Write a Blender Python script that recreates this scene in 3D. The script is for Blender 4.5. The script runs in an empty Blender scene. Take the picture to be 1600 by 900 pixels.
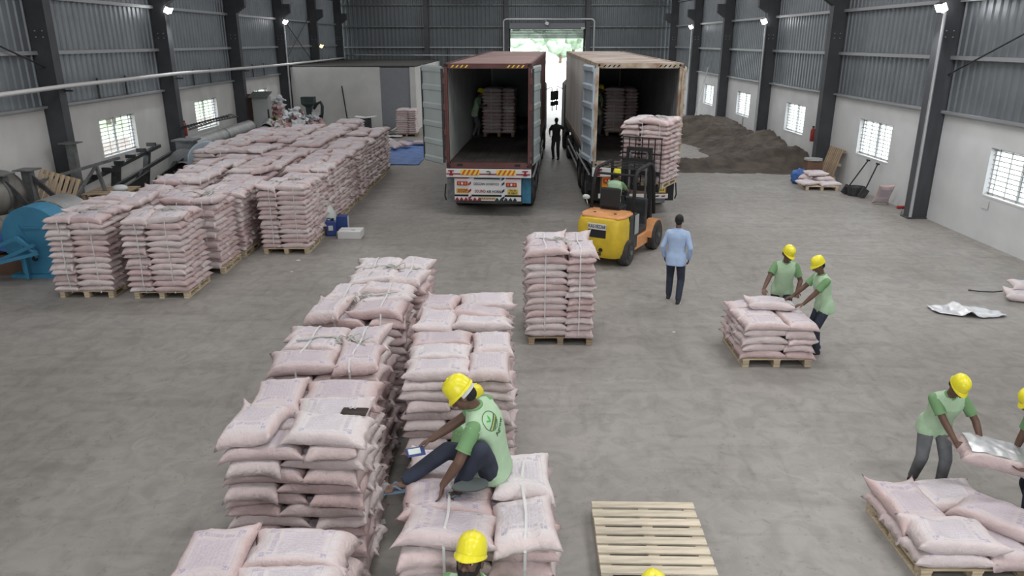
import bpy, bmesh, math, random
from mathutils import Vector, Matrix, Euler, noise
from mathutils.bvhtree import BVHTree
PI = math.pi
SC = bpy.context.scene
COL = SC.collection
R = random.Random(7)

# ------------------------------------------------------------------ camera
CAM_H, FPX, PITCH = 4.9, 1160.0, math.atan2(386, 1160)
cam_data = bpy.data.cameras.new('camera')
cam_data.sensor_width = 36.0
cam_data.lens = 36.0 * FPX / 1600.0
cam_data.clip_end = 2000
cam = bpy.data.objects.new('camera', cam_data)
cam.location = (0, 0, CAM_H)
cam.rotation_euler = (PI / 2 - PITCH, 0, 0.0017)
COL.objects.link(cam)
SC.camera = cam

# ------------------------------------------------------------------ daylight, exposure
world = bpy.data.worlds.new('overcast_sky')
SC.world = world
world.use_nodes = True
bg = world.node_tree.nodes['Background']
bg.inputs['Color'].default_value = (0.93, 0.97, 1.0, 1)
bg.inputs['Strength'].default_value = 6.5
SC.view_settings.view_transform = 'Standard'
SC.view_settings.look = 'None'
SC.view_settings.gamma = 1.0
SC.view_settings.exposure = 0.18
SC.view_settings.use_curve_mapping = False

def area(name, loc, sx, sy, watts, color=(1, 1, 1), rot=(0, 0, 0)):
    d = bpy.data.lights.new(name, 'AREA')
    d.shape = 'RECTANGLE'; d.size = sx; d.size_y = sy; d.energy = watts; d.color = color
    o = bpy.data.objects.new(name, d); o.location = loc; o.rotation_euler = rot
    COL.objects.link(o); return o
# area lamps under the closed roof, standing in for unseen skylights (three per bay)
SKY_W = 265
for yb in (-3.0, 3.2, 10.4, 17.7, 25.0, 32.2, 39.5, 46.7, 54.0):
    w = SKY_W * 0.68
    area('roof_fill', (-7.6, yb, 9.0), 4.0, 1.6, w * (0.42 if 20 < yb < 45 else 0.65 if yb > 45 else 0.9), (1.0, 0.985, 0.97))
    area('roof_fill', (0.6, yb, 9.0), 4.0, 1.6, w * (0.62 if 20 < yb < 45 else 0.75 if yb > 45 else 1.05), (1.0, 0.985, 0.97))  # middle row added to brighten the gap between the containers
    area('roof_fill', (7.6, yb, 9.0), 4.0, 1.6, w * (0.95 if yb > 20 else 1.5), (1.0, 0.985, 0.97))

# ------------------------------------------------------------------ helpers
def at(px, py, Y):
    """world point on the sight line of a photograph pixel at depth Y"""
    c, s = math.cos(PITCH), math.sin(PITCH)
    x, v = (px - 802) / FPX, -(py - 450) / FPX
    d = Vector((x, c + v * s, -s + v * c)); t = Y / d.y
    return Vector((d.x * t, Y, CAM_H + d.z * t))

def new_mat(name):
    m = bpy.data.materials.new(name); m.use_nodes = True
    nt = m.node_tree
    return m, nt, nt.nodes['Principled BSDF']

def mat(name, col, rough=0.7, metal=0.0, var=0.0, scale=6.0, bump=0.0, col2=None, detail=3.0, stretch=None, rnd=0.0, coord='Object', emit=None, spec=0.4):
    m, nt, p = new_mat(name)
    N, L = nt.nodes, nt.links
    p.inputs['Roughness'].default_value = rough
    p.inputs['Metallic'].default_value = metal
    p.inputs['Specular IOR Level'].default_value = spec
    p.inputs['Base Color'].default_value = (*col, 1)
    src = None
    if var > 0 or bump > 0 or col2:
        tc = N.new('ShaderNodeTexCoord'); mp = N.new('ShaderNodeMapping')
        if stretch: mp.inputs['Scale'].default_value = stretch
        L.new(tc.outputs[coord], mp.inputs['Vector'])
        nz = N.new('ShaderNodeTexNoise'); nz.inputs['Scale'].default_value = scale; nz.inputs['Detail'].default_value = detail
        L.new(mp.outputs[0], nz.inputs['Vector'])
        rp = N.new('ShaderNodeValToRGB')
        a = col2 if col2 else tuple(max(0, c * (1 - var)) for c in col)
        b = col if col2 else tuple(min(1, c * (1 + var)) for c in col)
        rp.color_ramp.elements[0].position = 0.36; rp.color_ramp.elements[1].position = 0.64
        rp.color_ramp.elements[0].color = (*a, 1); rp.color_ramp.elements[1].color = (*b, 1)
        L.new(nz.outputs['Fac'], rp.inputs['Fac']); src = rp.outputs['Color']
        if bump > 0:
            bp = N.new('ShaderNodeBump'); bp.inputs['Strength'].default_value = bump; bp.inputs['Distance'].default_value = 0.02
            L.new(nz.outputs['Fac'], bp.inputs['Height']); L.new(bp.outputs[0], p.inputs['Normal'])
    if rnd > 0:
        oi = N.new('ShaderNodeObjectInfo'); hs = N.new('ShaderNodeHueSaturation')
        mr = N.new('ShaderNodeMapRange'); mr.inputs['To Min'].default_value = 1 - rnd; mr.inputs['To Max'].default_value = 1 + rnd
        L.new(oi.outputs['Random'], mr.inputs['Value']); L.new(mr.outputs[0], hs.inputs['Value'])
        if src: L.new(src, hs.inputs['Color'])
        else: hs.inputs['Color'].default_value = (*col, 1)
        src = hs.outputs['Color']
    if src: L.new(src, p.inputs['Base Color'])
    if emit:
        p.inputs['Emission Color'].default_value = (*col, 1); p.inputs['Emission Strength'].default_value = emit
    return m

class MB:
    """mesh builder: collects shapes, links them as one object"""
    def __init__(s): s.v = []; s.f = []
    def add(s, vs, fs):
        o = len(s.v); s.v += [tuple(x) for x in vs]; s.f += [tuple(i + o for i in q) for q in fs]; return s
    def box(s, c, d, M=None):
        x, y, z = (k / 2 for k in d)
        vs = [Vector(p) for p in ((-x,-y,-z),(x,-y,-z),(x,y,-z),(-x,y,-z),(-x,-y,z),(x,-y,z),(x,y,z),(-x,y,z))]
        if M is not None: vs = [M @ p for p in vs]
        vs = [p + Vector(c) for p in vs]
        return s.add(vs, [(0,3,2,1),(4,5,6,7),(0,1,5,4),(1,2,6,5),(2,3,7,6),(3,0,4,7)])
    def bar(s, a, b, w, h, up=(0, 0, 1)):
        a, b = Vector(a), Vector(b); d = b - a; L = d.length; y = d.normalized()
        u = Vector(up)
        if abs(u.dot(y)) > 0.98: u = Vector((1, 0, 0))
        x = y.cross(u).normalized(); z = x.cross(y)
        M = Matrix((x, y, z)).transposed()
        return s.box((a + b) / 2, (w, L, h), M)
    def tube(s, pts, r, n=8, closed=False, caps=True):
        pts = [Vector(p) for p in pts]; k = len(pts); vs = []; prev = None
        for i, p in enumerate(pts):
            if closed: t = pts[(i + 1) % k] - pts[i - 1]
            else: t = pts[min(i + 1, k - 1)] - pts[max(i - 1, 0)]
            t = t.normalized() if t.length > 1e-9 else Vector((0, 0, 1))
            if prev is None:
                u = Vector((0, 0, 1)) if abs(t.z) < 0.9 else Vector((1, 0, 0))
                x = t.cross(u).normalized()
            else:
                x = prev - t * prev.dot(t); x = x.normalized() if x.length > 1e-6 else t.orthogonal().normalized()
            prev = x; y = t.cross(x)
            rr = r[i] if isinstance(r, (list, tuple)) else r
            vs += [p + (x * math.cos(2 * PI * j / n) + y * math.sin(2 * PI * j / n)) * rr for j in range(n)]
        fs = []
        for i in range(k if closed else k - 1):
            a, b = i * n, ((i + 1) % k) * n
            fs += [(a + j, a + (j + 1) % n, b + (j + 1) % n, b + j) for j in range(n)]
        if caps and not closed:
            fs += [tuple(range(n))[::-1], tuple((k - 1) * n + j for j in range(n))]
        return s.add(vs, fs)
    def cyl(s, a, b, r, n=16): return s.tube([a, b], r, n)
    def cap(s, a, b, ra, rb, n=10, m=3):
        a, b = Vector(a), Vector(b); d = b - a
        if d.length < 1e-6: d = Vector((0, 0, 1e-4)); b = a + d
        t = d.normalized(); pts = []; rs = []
        for i in range(m + 1):
            q = PI / 2 * i / m; pts.append(a - t * ra * math.cos(q)); rs.append(max(ra * math.sin(q), 1e-4))
        for i in range(m + 1):
            q = PI / 2 * i / m; pts.append(b + t * rb * math.sin(q)); rs.append(max(rb * math.cos(q), 1e-4))
        return s.tube(pts, rs, n)
    def loft(s, rings, close=True):
        n = len(rings[0]); vs = [p for r in rings for p in r]; fs = []
        for i in range(len(rings) - 1):
            a, b = i * n, (i + 1) * n
            fs += [(a + j, a + (j + 1) % n, b + (j + 1) % n, b + j) for j in range(n)]
        if close: fs += [tuple(range(n))[::-1], tuple((len(rings) - 1) * n + j for j in range(n))]
        return s.add(vs, fs)
    def ell(s, c, rx, ry, rz, M=None, n=14, m=8, zmin=-1.0):
        c = Vector(c); rings = []
        a0 = math.asin(max(-1, zmin))
        for i in range(m + 1):
            a = a0 + (PI / 2 - a0) * i / m
            ring = []
            for j in range(n):
                p = Vector((rx * max(math.cos(a), 1e-3) * math.cos(2 * PI * j / n), ry * max(math.cos(a), 1e-3) * math.sin(2 * PI * j / n), rz * math.sin(a)))
                ring.append(c + (M @ p if M is not None else p))
            rings.append(ring)
        return s.loft(rings)
    def prism(s, poly, a, b, axis='z'):
        def P(u, v, w): return {'z': (u, v, w), 'y': (u, w, v), 'x': (w, u, v)}[axis]
        n = len(poly); vs = [P(u, v, a) for u, v in poly] + [P(u, v, b) for u, v in poly]
        return s.add(vs, [tuple(range(n))[::-1], tuple(range(n, 2 * n))] + [(i, (i + 1) % n, n + (i + 1) % n, n + i) for i in range(n)])
    def lathe(s, prof, c, axis='z', n=24):
        c = Vector(c); rings = []
        for r, h in prof:
            ring = []
            for j in range(n):
                u, v = r * math.cos(2 * PI * j / n), r * math.sin(2 * PI * j / n)
                ring.append(c + Vector({'z': (u, v, h), 'x': (h, u, v), 'y': (u, h, v)}[axis]))
            rings.append(ring)
        return s.loft(rings)
    def grid(s, fn, nu, nv):
        vs = [fn(i / nu, j / nv) for j in range(nv + 1) for i in range(nu + 1)]
        fs = [(j * (nu + 1) + i, j * (nu + 1) + i + 1, (j + 1) * (nu + 1) + i + 1, (j + 1) * (nu + 1) + i) for j in range(nv) for i in range(nu)]
        return s.add(vs, fs)
    def mesh(s, name, m=None, smooth=False, fix=True):
        me = bpy.data.meshes.new(name); me.from_pydata(s.v, [], s.f)
        if fix:
            b = bmesh.new(); b.from_mesh(me); bmesh.ops.recalc_face_normals(b, faces=b.faces); b.to_mesh(me); b.free()
        if m: me.materials.append(m)
        if smooth: me.polygons.foreach_set('use_smooth', [True] * len(me.polygons))
        return me
    def build(s, name, m=None, parent=None, smooth=False, bevel=0, loc=None, fix=True, rotz=0, auto=None):
        me = s.mesh(name, m, smooth, fix); o = bpy.data.objects.new(name, me); COL.objects.link(o)
        if parent: o.parent = parent
        if loc: o.location = loc
        if rotz: o.rotation_euler.z = rotz
        if bevel:
            md = o.modifiers.new('bevel', 'BEVEL'); md.width = bevel; md.segments = 2; md.limit_method = 'ANGLE'
        if auto:
            me.polygons.foreach_set('use_smooth', [True] * len(me.polygons))
            try: me.set_sharp_from_angle(angle=math.radians(auto))
            except Exception: pass
        return o

def tag(o, label=None, cat=None, group=None, kind=None):
    if label: o['label'] = label
    if cat: o['category'] = cat
    if group: o['group'] = group
    if kind: o['kind'] = kind
    return o
def thing(name, label, cat, loc=(0, 0, 0), rotz=0.0, group=None):
    o = bpy.data.objects.new(name, None); o.empty_display_size = 0.1; COL.objects.link(o)
    o.location = loc; o.rotation_euler = (0, 0, rotz)
    return tag(o, label, cat, group)
def structure(o): o['kind'] = 'structure'; return o
def link_mesh(name, me, parent=None, M=None):
    o = bpy.data.objects.new(name, me); COL.objects.link(o)
    if parent: o.parent = parent
    if M is not None: o.matrix_local = M
    return o
def children_of(o): return [c for c in bpy.data.objects if c.parent == o]
FONT_CACHE = {}
def text_mesh(txt, size, extrude=0.002):
    k = (txt, size, extrude)
    if k in FONT_CACHE: return FONT_CACHE[k]
    c = bpy.data.curves.new('lettering', 'FONT'); c.body = txt; c.size = size; c.extrude = extrude
    c.align_x = 'CENTER'; c.align_y = 'CENTER'; c.resolution_u = 2; c.offset = size * 0.012
    o = bpy.data.objects.new('lettering', c); COL.objects.link(o)
    dg = bpy.context.evaluated_depsgraph_get()
    me = bpy.data.meshes.new_from_object(o.evaluated_get(dg))
    bpy.data.objects.remove(o); FONT_CACHE[k] = me
    return me
def lettering(txt, size, m, parent, loc, rot=(PI / 2, 0, 0), width=None, name='lettering'):
    me = text_mesh(txt, size).copy(); me.materials.clear(); me.materials.append(m)
    o = bpy.data.objects.new(name, me); COL.objects.link(o); o.parent = parent; o.location = loc; o.rotation_euler = rot
    xs = [v.co.x for v in me.vertices]
    if width and xs: o.scale.x = width / (max(xs) - min(xs))
    return o

# ------------------------------------------------------------------ materials
M = {}
M['white_wall'] = mat('whitewashed_plaster', (0.56, 0.56, 0.55), 0.9, var=0.06, scale=1.2, detail=6)
M['white_cold'] = mat('white_plaster', (0.58, 0.59, 0.60), 0.9, var=0.05, scale=1.0, detail=5)
M['clad'] = mat('galvanised_sheet', (0.205, 0.225, 0.245), 0.42, 0.5, var=0.07, scale=1.5)
M['clad_back'] = mat('grey_sheet', (0.125, 0.14, 0.15), 0.5, 0.4, var=0.05, scale=1.5)
M['girt'] = mat('galvanised_girt', (0.34, 0.35, 0.37), 0.5, 0.5)
M['column'] = mat('charcoal_paint', (0.058, 0.061, 0.068), 0.6, var=0.12, scale=2.0, detail=6)
M['column_scuffed'] = mat('scuffed_charcoal_paint', (0.068, 0.071, 0.080), 0.6, var=0.2, scale=3.0, detail=8, stretch=(1, 1, 0.25))
M['galv'] = mat('galvanised_pipe', (0.50, 0.51, 0.53), 0.4, 0.6)
M['white_paint'] = mat('white_paint', (0.62, 0.62, 0.62), 0.5)
M['dark_steel'] = mat('dark_steel', (0.06, 0.062, 0.065), 0.55, 0.5, var=0.2)
M['grey_steel'] = mat('grey_steel', (0.16, 0.165, 0.17), 0.55, 0.4, var=0.2)
M['black'] = mat('black_rubber', (0.018, 0.018, 0.019), 0.75)
M['tyre'] = mat('dusty_rubber', (0.045, 0.042, 0.04), 0.85, var=0.35, scale=5)
M['wood'] = mat('pale_pallet_wood', (0.47, 0.385, 0.27), 0.85, var=0.18, scale=5, stretch=(0.6, 6, 6), rnd=0.13)
M['wood_pale'] = mat('new_pallet_wood', (0.56, 0.50, 0.40), 0.85, var=0.15, scale=4, stretch=(0.8, 5, 5), rnd=0.1, detail=6)
M['wood_old'] = mat('old_pallet_wood', (0.33, 0.25, 0.17), 0.9, var=0.2, scale=5, stretch=(0.6, 6, 6), rnd=0.15)
M['strap'] = mat('white_strap', (0.60, 0.60, 0.60), 0.5)
M['rope'] = mat('grey_rope', (0.46, 0.46, 0.44), 0.8)
M['yellow_hat'] = mat('yellow_plastic', (0.78, 0.70, 0.03), 0.28, spec=0.5)
M['skin'] = mat('brown_skin', (0.125, 0.07, 0.05), 0.55, var=0.1, scale=8)
M['hair'] = mat('black_hair', (0.012, 0.011, 0.011), 0.7, bump=0.4, scale=60)
M['shirt'] = mat('light_green_polo', (0.40, 0.56, 0.38), 0.85, var=0.05, scale=9)
M['sleeve'] = mat('mid_green_polo', (0.165, 0.305, 0.145), 0.85, var=0.05, scale=9)
M['navy'] = mat('navy_trousers', (0.028, 0.034, 0.055), 0.85, var=0.15, scale=8)
M['grey_cloth'] = mat('grey_trousers', (0.13, 0.135, 0.145), 0.85, var=0.15, scale=8)
M['blue_shirt'] = mat('light_blue_shirt', (0.35, 0.46, 0.66), 0.85, var=0.06, scale=8)
M['dark_cloth'] = mat('dark_cloth', (0.03, 0.031, 0.034), 0.9)
M['shoe'] = mat('black_shoe', (0.02, 0.02, 0.022), 0.6)
M['sole'] = mat('white_sole', (0.6, 0.6, 0.6), 0.7)
M['eye'] = mat('eye_white', (0.55, 0.53, 0.5), 0.3)
M['sandal'] = mat('grey_blue_rubber', (0.12, 0.19, 0.27), 0.7)
M['slipper'] = mat('grey_rubber', (0.085, 0.10, 0.10), 0.8)
M['blue_tarp'] = mat('blue_tarpaulin', (0.055, 0.15, 0.42), 0.5, var=0.25, scale=3, detail=6, bump=0.6)
M['blue_paint'] = mat('sky_blue_enamel', (0.045, 0.20, 0.33), 0.6, var=0.12, scale=2, detail=6)
M['tank'] = mat('weathered_tank_metal', (0.21, 0.20, 0.185), 0.6, 0.35, var=0.3, scale=2, detail=6)
M['duct'] = mat('galvanised_duct', (0.36, 0.365, 0.37), 0.45, 0.55, var=0.12, scale=3)
M['soil'] = mat('dark_compost', (0.052, 0.043, 0.037), 0.95, col2=(0.105, 0.086, 0.07), scale=1.3, detail=10, bump=0.9)
M['foil'] = mat('silver_foil', (0.62, 0.63, 0.65), 0.42, 0.55, var=0.06, scale=9, bump=0.4)
M['red'] = mat('red_paint', (0.36, 0.02, 0.03), 0.5)
M['glass_red'] = mat('red_lens', (0.35, 0.03, 0.03), 0.25)
M['orange_lens'] = mat('amber_lens', (0.6, 0.2, 0.04), 0.25)
M['orange'] = mat('orange_plate', (0.62, 0.27, 0.03), 0.5)
M['plate_yellow'] = mat('yellow_plate', (0.55, 0.42, 0.07), 0.5)
M['stripe_yellow'] = mat('reflective_yellow', (0.72, 0.55, 0.06), 0.4)
M['stripe_red'] = mat('reflective_red', (0.55, 0.10, 0.03), 0.4)
M['ink'] = mat('dark_blue_lettering', (0.02, 0.03, 0.06), 0.6)
M['ink_red'] = mat('dark_red_lettering', (0.25, 0.02, 0.04), 0.6)
M['maroon'] = mat('maroon_container_paint', (0.115, 0.048, 0.045), 0.6, var=0.18, scale=1.5, detail=8)
M['maroon_roof'] = mat('dusty_maroon_roof', (0.30, 0.20, 0.19), 0.7, var=0.14, scale=0.8, detail=8)
M['beige'] = mat('faded_beige_container', (0.62, 0.61, 0.585), 0.7, col2=(0.52, 0.50, 0.465), scale=1.2, detail=8, stretch=(1, 1, 0.3))
M['rust'] = mat('rusted_beige', (0.52, 0.46, 0.38), 0.8, col2=(0.27, 0.18, 0.12), scale=3.2, detail=8)
M['rust_roof'] = mat('rusty_dusty_roof', (0.54, 0.48, 0.44), 0.8, col2=(0.36, 0.28, 0.235), scale=0.9, detail=10)
M['lining'] = mat('grey_container_lining', (0.25, 0.27, 0.262), 0.6, var=0.08, scale=1.5, detail=6)
M['lining_dark'] = mat('dull_container_lining', (0.14, 0.148, 0.15), 0.7, var=0.12, scale=1.5, detail=6)
M['deck'] = mat('dark_plywood_deck', (0.05, 0.046, 0.042), 0.6, var=0.25, scale=2, detail=8)
M['door_grey'] = mat('grey_green_door_paint', (0.36, 0.41, 0.41), 0.55, var=0.06, scale=1.5, detail=6)
M['door_blue'] = mat('blue_grey_door_paint', (0.37, 0.43, 0.49), 0.55, var=0.08, scale=2, detail=6)
M['fork_yellow'] = mat('worn_yellow_enamel', (0.60, 0.42, 0.03), 0.45, var=0.1, scale=5, detail=10)
M['fork_orange'] = mat('worn_orange_enamel', (0.62, 0.29, 0.12), 0.5, var=0.15, scale=4, detail=10)
M['teal_flap'] = mat('blue_mud_flap', (0.03, 0.13, 0.21), 0.6, var=0.3, scale=4)
M['card'] = mat('pale_cardboard', (0.55, 0.56, 0.57), 0.8)
M['blue_plastic'] = mat('blue_plastic', (0.03, 0.06, 0.22), 0.4)
M['clear_plastic'] = mat('milky_plastic', (0.55, 0.60, 0.58), 0.3)
M['cabinet'] = mat('grey_enamel', (0.34, 0.35, 0.35), 0.5)
M['brown'] = mat('brown_cardboard', (0.14, 0.08, 0.055), 0.8)
M['green_dark'] = mat('dark_green_enamel', (0.028, 0.042, 0.042), 0.5, var=0.2)
M['panel_grey'] = mat('blue_grey_board', (0.23, 0.24, 0.265), 0.75, var=0.03)
M['shutter'] = mat('grey_roller_shutter', (0.14, 0.15, 0.165), 0.6)
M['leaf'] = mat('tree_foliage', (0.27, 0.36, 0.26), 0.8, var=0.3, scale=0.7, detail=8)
M['leaf_far'] = mat('hazy_hill_foliage', (0.38, 0.45, 0.41), 0.9, var=0.2, scale=0.12, detail=8)  # pale tint stands in for mist over the far hill
M['bark'] = mat('tree_bark', (0.12, 0.09, 0.06), 0.9)
M['yard'] = mat('pale_concrete_yard', (0.52, 0.52, 0.50), 0.9, var=0.05, scale=0.3)
M['grass'] = mat('lawn', (0.34, 0.43, 0.27), 0.9, var=0.2, scale=0.6)
M['sheet_roof'] = mat('roof_sheet', (0.16, 0.17, 0.18), 0.6, 0.3)
M['slab'] = mat('dusty_dark_slab', (0.05, 0.049, 0.047), 0.9, var=0.1)
M['redbox'] = mat('red_enamel', (0.30, 0.03, 0.025), 0.45)
M['lamp'] = mat('lit_lamp_lens', (1.0, 0.99, 0.97), 0.4, emit=30)
M['lamp_dim'] = mat('dim_lamp_lens', (1.0, 0.8, 0.4), 0.4, emit=1.6)
m, nt, p = new_mat('window_glass')
tr = nt.nodes.new('ShaderNodeBsdfTransparent'); tr.inputs['Color'].default_value = (0.95, 0.97, 0.97, 1)
gl = nt.nodes.new('ShaderNodeBsdfGlossy'); gl.inputs['Roughness'].default_value = 0.05
mx = nt.nodes.new('ShaderNodeMixShader'); mx.inputs[0].default_value = 0.06
nt.links.new(tr.outputs[0], mx.inputs[1]); nt.links.new(gl.outputs[0], mx.inputs[2])
nt.links.new(mx.outputs[0], nt.nodes['Material Output'].inputs['Surface']); M['glass'] = m

def floor_material():
    m, nt, p = new_mat('worn_concrete_floor'); N, L = nt.nodes, nt.links
    tc = N.new('ShaderNodeTexCoord')
    def nz(scale, detail, st=(1, 1, 1), rot=0, dist=0.0):
        mp = N.new('ShaderNodeMapping'); mp.inputs['Scale'].default_value = st; mp.inputs['Rotation'].default_value = (0, 0, rot)
        L.new(tc.outputs['Object'], mp.inputs['Vector'])
        t = N.new('ShaderNodeTexNoise'); t.inputs['Scale'].default_value = scale; t.inputs['Detail'].default_value = detail; t.inputs['Distortion'].default_value = dist
        L.new(mp.outputs[0], t.inputs['Vector']); return t.outputs['Fac']
    def ramp(src, a, b, p0, p1):
        r = N.new('ShaderNodeValToRGB'); r.color_ramp.elements[0].position = p0; r.color_ramp.elements[1].position = p1
        r.color_ramp.elements[0].color = (*a, 1); r.color_ramp.elements[1].color = (*b, 1); L.new(src, r.inputs['Fac']); return r.outputs['Color']
    def mul(a, b, fac=1.0):
        x = N.new('ShaderNodeMix'); x.data_type = 'RGBA'; x.blend_type = 'MULTIPLY'; x.inputs[0].default_value = fac
        L.new(a, x.inputs[6]); L.new(b, x.inputs[7]); return x.outputs[2]
    base = ramp(nz(0.35, 6), (0.255, 0.243, 0.230), (0.292, 0.280, 0.266), 0.35, 0.65)
    fine = ramp(nz(3.2, 8, dist=1.2), (0.86, 0.86, 0.86), (1.06, 1.05, 1.04), 0.35, 0.62)
    c = mul(base, fine)
    c = mul(c, ramp(nz(0.16, 4), (0.84, 0.83, 0.82), (1.08, 1.08, 1.08), 0.38, 0.6))
    # scuffs and tyre streaks
    c = mul(c, ramp(nz(1.6, 7, (0.35, 2.2, 1), 0.35, 0.6), (0.88, 0.875, 0.87), (1, 1, 1), 0.33, 0.46))
    c = mul(c, ramp(nz(1.3, 7, (2.5, 0.5, 1), -0.5, 1.0), (0.90, 0.895, 0.89), (1, 1, 1), 0.32, 0.44))
    c = mul(c, ramp(nz(9, 6, (1, 1, 1), 0, 2.0), (0.82, 0.81, 0.80), (1, 1, 1), 0.30, 0.40))
    L.new(c, p.inputs['Base Color']); p.inputs['Roughness'].default_value = 0.55; p.inputs['Specular IOR Level'].default_value = 0.35
    return m
M['floor'] = floor_material()

def sack_material(name, seed, tint, stuff=False):
    """woven plastic sack: pale pink with faded violet print laid out in the face's own UV"""
    m, nt, p = new_mat(name); N, L = nt.nodes, nt.links
    def math_(op, a, b=None, c=None):
        n = N.new('ShaderNodeMath'); n.operation = op
        for i, k in enumerate((a, b, c)):
            if k is None: continue
            if isinstance(k, (int, float)): n.inputs[i].default_value = k
            else: L.new(k, n.inputs[i])
        return n.outputs[0]
    uv = N.new('ShaderNodeUVMap'); sp = N.new('ShaderNodeSeparateXYZ'); L.new(uv.outputs[0], sp.inputs[0])
    u, v = sp.outputs['X'], sp.outputs['Y']
    inside = lambda a, lo, hi: math_('MULTIPLY', math_('GREATER_THAN', a, lo), math_('LESS_THAN', a, hi))
    # text rows
    row = math_('FRACT', math_('MULTIPLY', v, 15.0)); rowm = inside(row, 0.25, 0.72)
    cm = N.new('ShaderNodeCombineXYZ'); L.new(math_('MULTIPLY', u, 46.0), cm.inputs[0]); L.new(math_('MULTIPLY', math_('FLOOR', math_('MULTIPLY', v, 15.0)), 7.3 + seed), cm.inputs[1])
    nz = N.new('ShaderNodeTexNoise'); nz.inputs['Scale'].default_value = 1.0; nz.inputs['Detail'].default_value = 1.0; L.new(cm.outputs[0], nz.inputs['Vector'])
    text = math_('MULTIPLY', math_('MULTIPLY', rowm, math_('GREATER_THAN', nz.outputs['Fac'], 0.47)), math_('MULTIPLY', inside(u, 0.24, 0.66), inside(v, 0.2, 0.8)))
    # heading band
    hu = N.new('ShaderNodeCombineXYZ'); L.new(math_('MULTIPLY', v, 26.0), hu.inputs[0]); hu.inputs[1].default_value = seed * 3.1
    hz = N.new('ShaderNodeTexNoise'); hz.inputs['Scale'].default_value = 1.0; L.new(hu.outputs[0], hz.inputs['Vector'])
    head = math_('MULTIPLY', math_('MULTIPLY', inside(u, 0.72, 0.775), inside(v, 0.18, 0.82)), math_('GREATER_THAN', hz.outputs['Fac'], 0.46))
    # frame line
    fr_o = math_('MULTIPLY', inside(u, 0.17, 0.84), inside(v, 0.13, 0.87)); fr_i = math_('MULTIPLY', inside(u, 0.178, 0.832), inside(v, 0.143, 0.857))
    frame = math_('SUBTRACT', fr_o, fr_i)
    # corner ornaments
    orn = N.new('ShaderNodeTexNoise'); orn.inputs['Scale'].default_value = 34.0; L.new(uv.outputs[0], orn.inputs['Vector'])
    au = math_('ABSOLUTE', math_('SUBTRACT', u, 0.505)); av = math_('ABSOLUTE', math_('SUBTRACT', v, 0.5))
    corner = math_('MULTIPLY', math_('MULTIPLY', inside(au, 0.275, 0.335), inside(av, 0.27, 0.365)), math_('GREATER_THAN', orn.outputs['Fac'], 0.48))
    ink = math_('MAXIMUM', math_('MULTIPLY', text, 0.22), math_('MAXIMUM', math_('MULTIPLY', head, 0.30), math_('MAXIMUM', math_('MULTIPLY', frame, 0.16), math_('MULTIPLY', corner, 0.50))))
    wash = math_('MULTIPLY', math_('MULTIPLY', inside(u, 0.22, 0.68), inside(v, 0.18, 0.82)), 0.10)
    ink = math_('MAXIMUM', ink, wash)
    # cloth colour with soft blotches where the pale contents show through
    tc = N.new('ShaderNodeTexCoord'); bz = N.new('ShaderNodeTexNoise'); bz.inputs['Scale'].default_value = 5.0; bz.inputs['Detail'].default_value = 4.0
    L.new(tc.outputs['Object'], bz.inputs['Vector'])
    rp = N.new('ShaderNodeValToRGB'); rp.color_ramp.elements[0].position = 0.35; rp.color_ramp.elements[1].position = 0.65
    rp.color_ramp.elements[0].color = (*[c * 0.93 for c in tint], 1); rp.color_ramp.elements[1].color = (*[min(1, c * 1.05) for c in tint], 1)
    L.new(bz.outputs['Fac'], rp.inputs['Fac'])
    if stuff:
        gi = N.new('ShaderNodeNewGeometry'); rnd = gi.outputs['Random Per Island']
    else:
        oi = N.new('ShaderNodeObjectInfo'); rnd = oi.outputs['Random']
    hs = N.new('ShaderNodeHueSaturation'); mr = N.new('ShaderNodeMapRange'); mr.inputs['To Min'].default_value = 0.90; mr.inputs['To Max'].default_value = 1.08
    L.new(rnd, mr.inputs['Value']); L.new(mr.outputs[0], hs.inputs['Value'])
    ms = N.new('ShaderNodeMapRange'); ms.inputs['To Min'].default_value = 1.25; ms.inputs['To Max'].default_value = 0.6; L.new(rnd, ms.inputs['Value']); L.new(ms.outputs[0], hs.inputs['Saturation'])
    fu = N.new('ShaderNodeMapRange'); fu.interpolation_type = 'SMOOTHSTEP'; fu.inputs['From Min'].default_value = 0.46; fu.inputs['From Max'].default_value = 0.36; L.new(au, fu.inputs['Value'])
    fv = N.new('ShaderNodeMapRange'); fv.interpolation_type = 'SMOOTHSTEP'; fv.inputs['From Min'].default_value = 0.46; fv.inputs['From Max'].default_value = 0.35; L.new(av, fv.inputs['Value'])
    pale = N.new('ShaderNodeMix'); pale.data_type = 'RGBA'; L.new(math_('MULTIPLY', math_('MULTIPLY', fu.outputs[0], fv.outputs[0]), 0.75), pale.inputs[0])
    L.new(rp.outputs['Color'], pale.inputs[6]); pale.inputs[7].default_value = (0.60, 0.555, 0.575, 1)      # the printed panel is whiter than the pink cloth
    L.new(pale.outputs[2], hs.inputs['Color'])
    mx = N.new('ShaderNodeMix'); mx.data_type = 'RGBA'; L.new(ink, mx.inputs[0]); L.new(hs.outputs['Color'], mx.inputs[6]); mx.inputs[7].default_value = (0.16, 0.14, 0.36, 1)
    L.new(mx.outputs[2], p.inputs['Base Color'])
    # creases of the woven cloth
    wz = N.new('ShaderNodeTexNoise'); wz.inputs['Scale'].default_value = 11.0; wz.inputs['Detail'].default_value = 6.0; wz.inputs['Distortion'].default_value = 2.2
    L.new(tc.outputs['Object'], wz.inputs['Vector'])
    bp = N.new('ShaderNodeBump'); bp.inputs['Strength'].default_value = 0.42; bp.inputs['Distance'].default_value = 0.035; L.new(wz.outputs['Fac'], bp.inputs['Height']); L.new(bp.outputs[0], p.inputs['Normal'])
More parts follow.
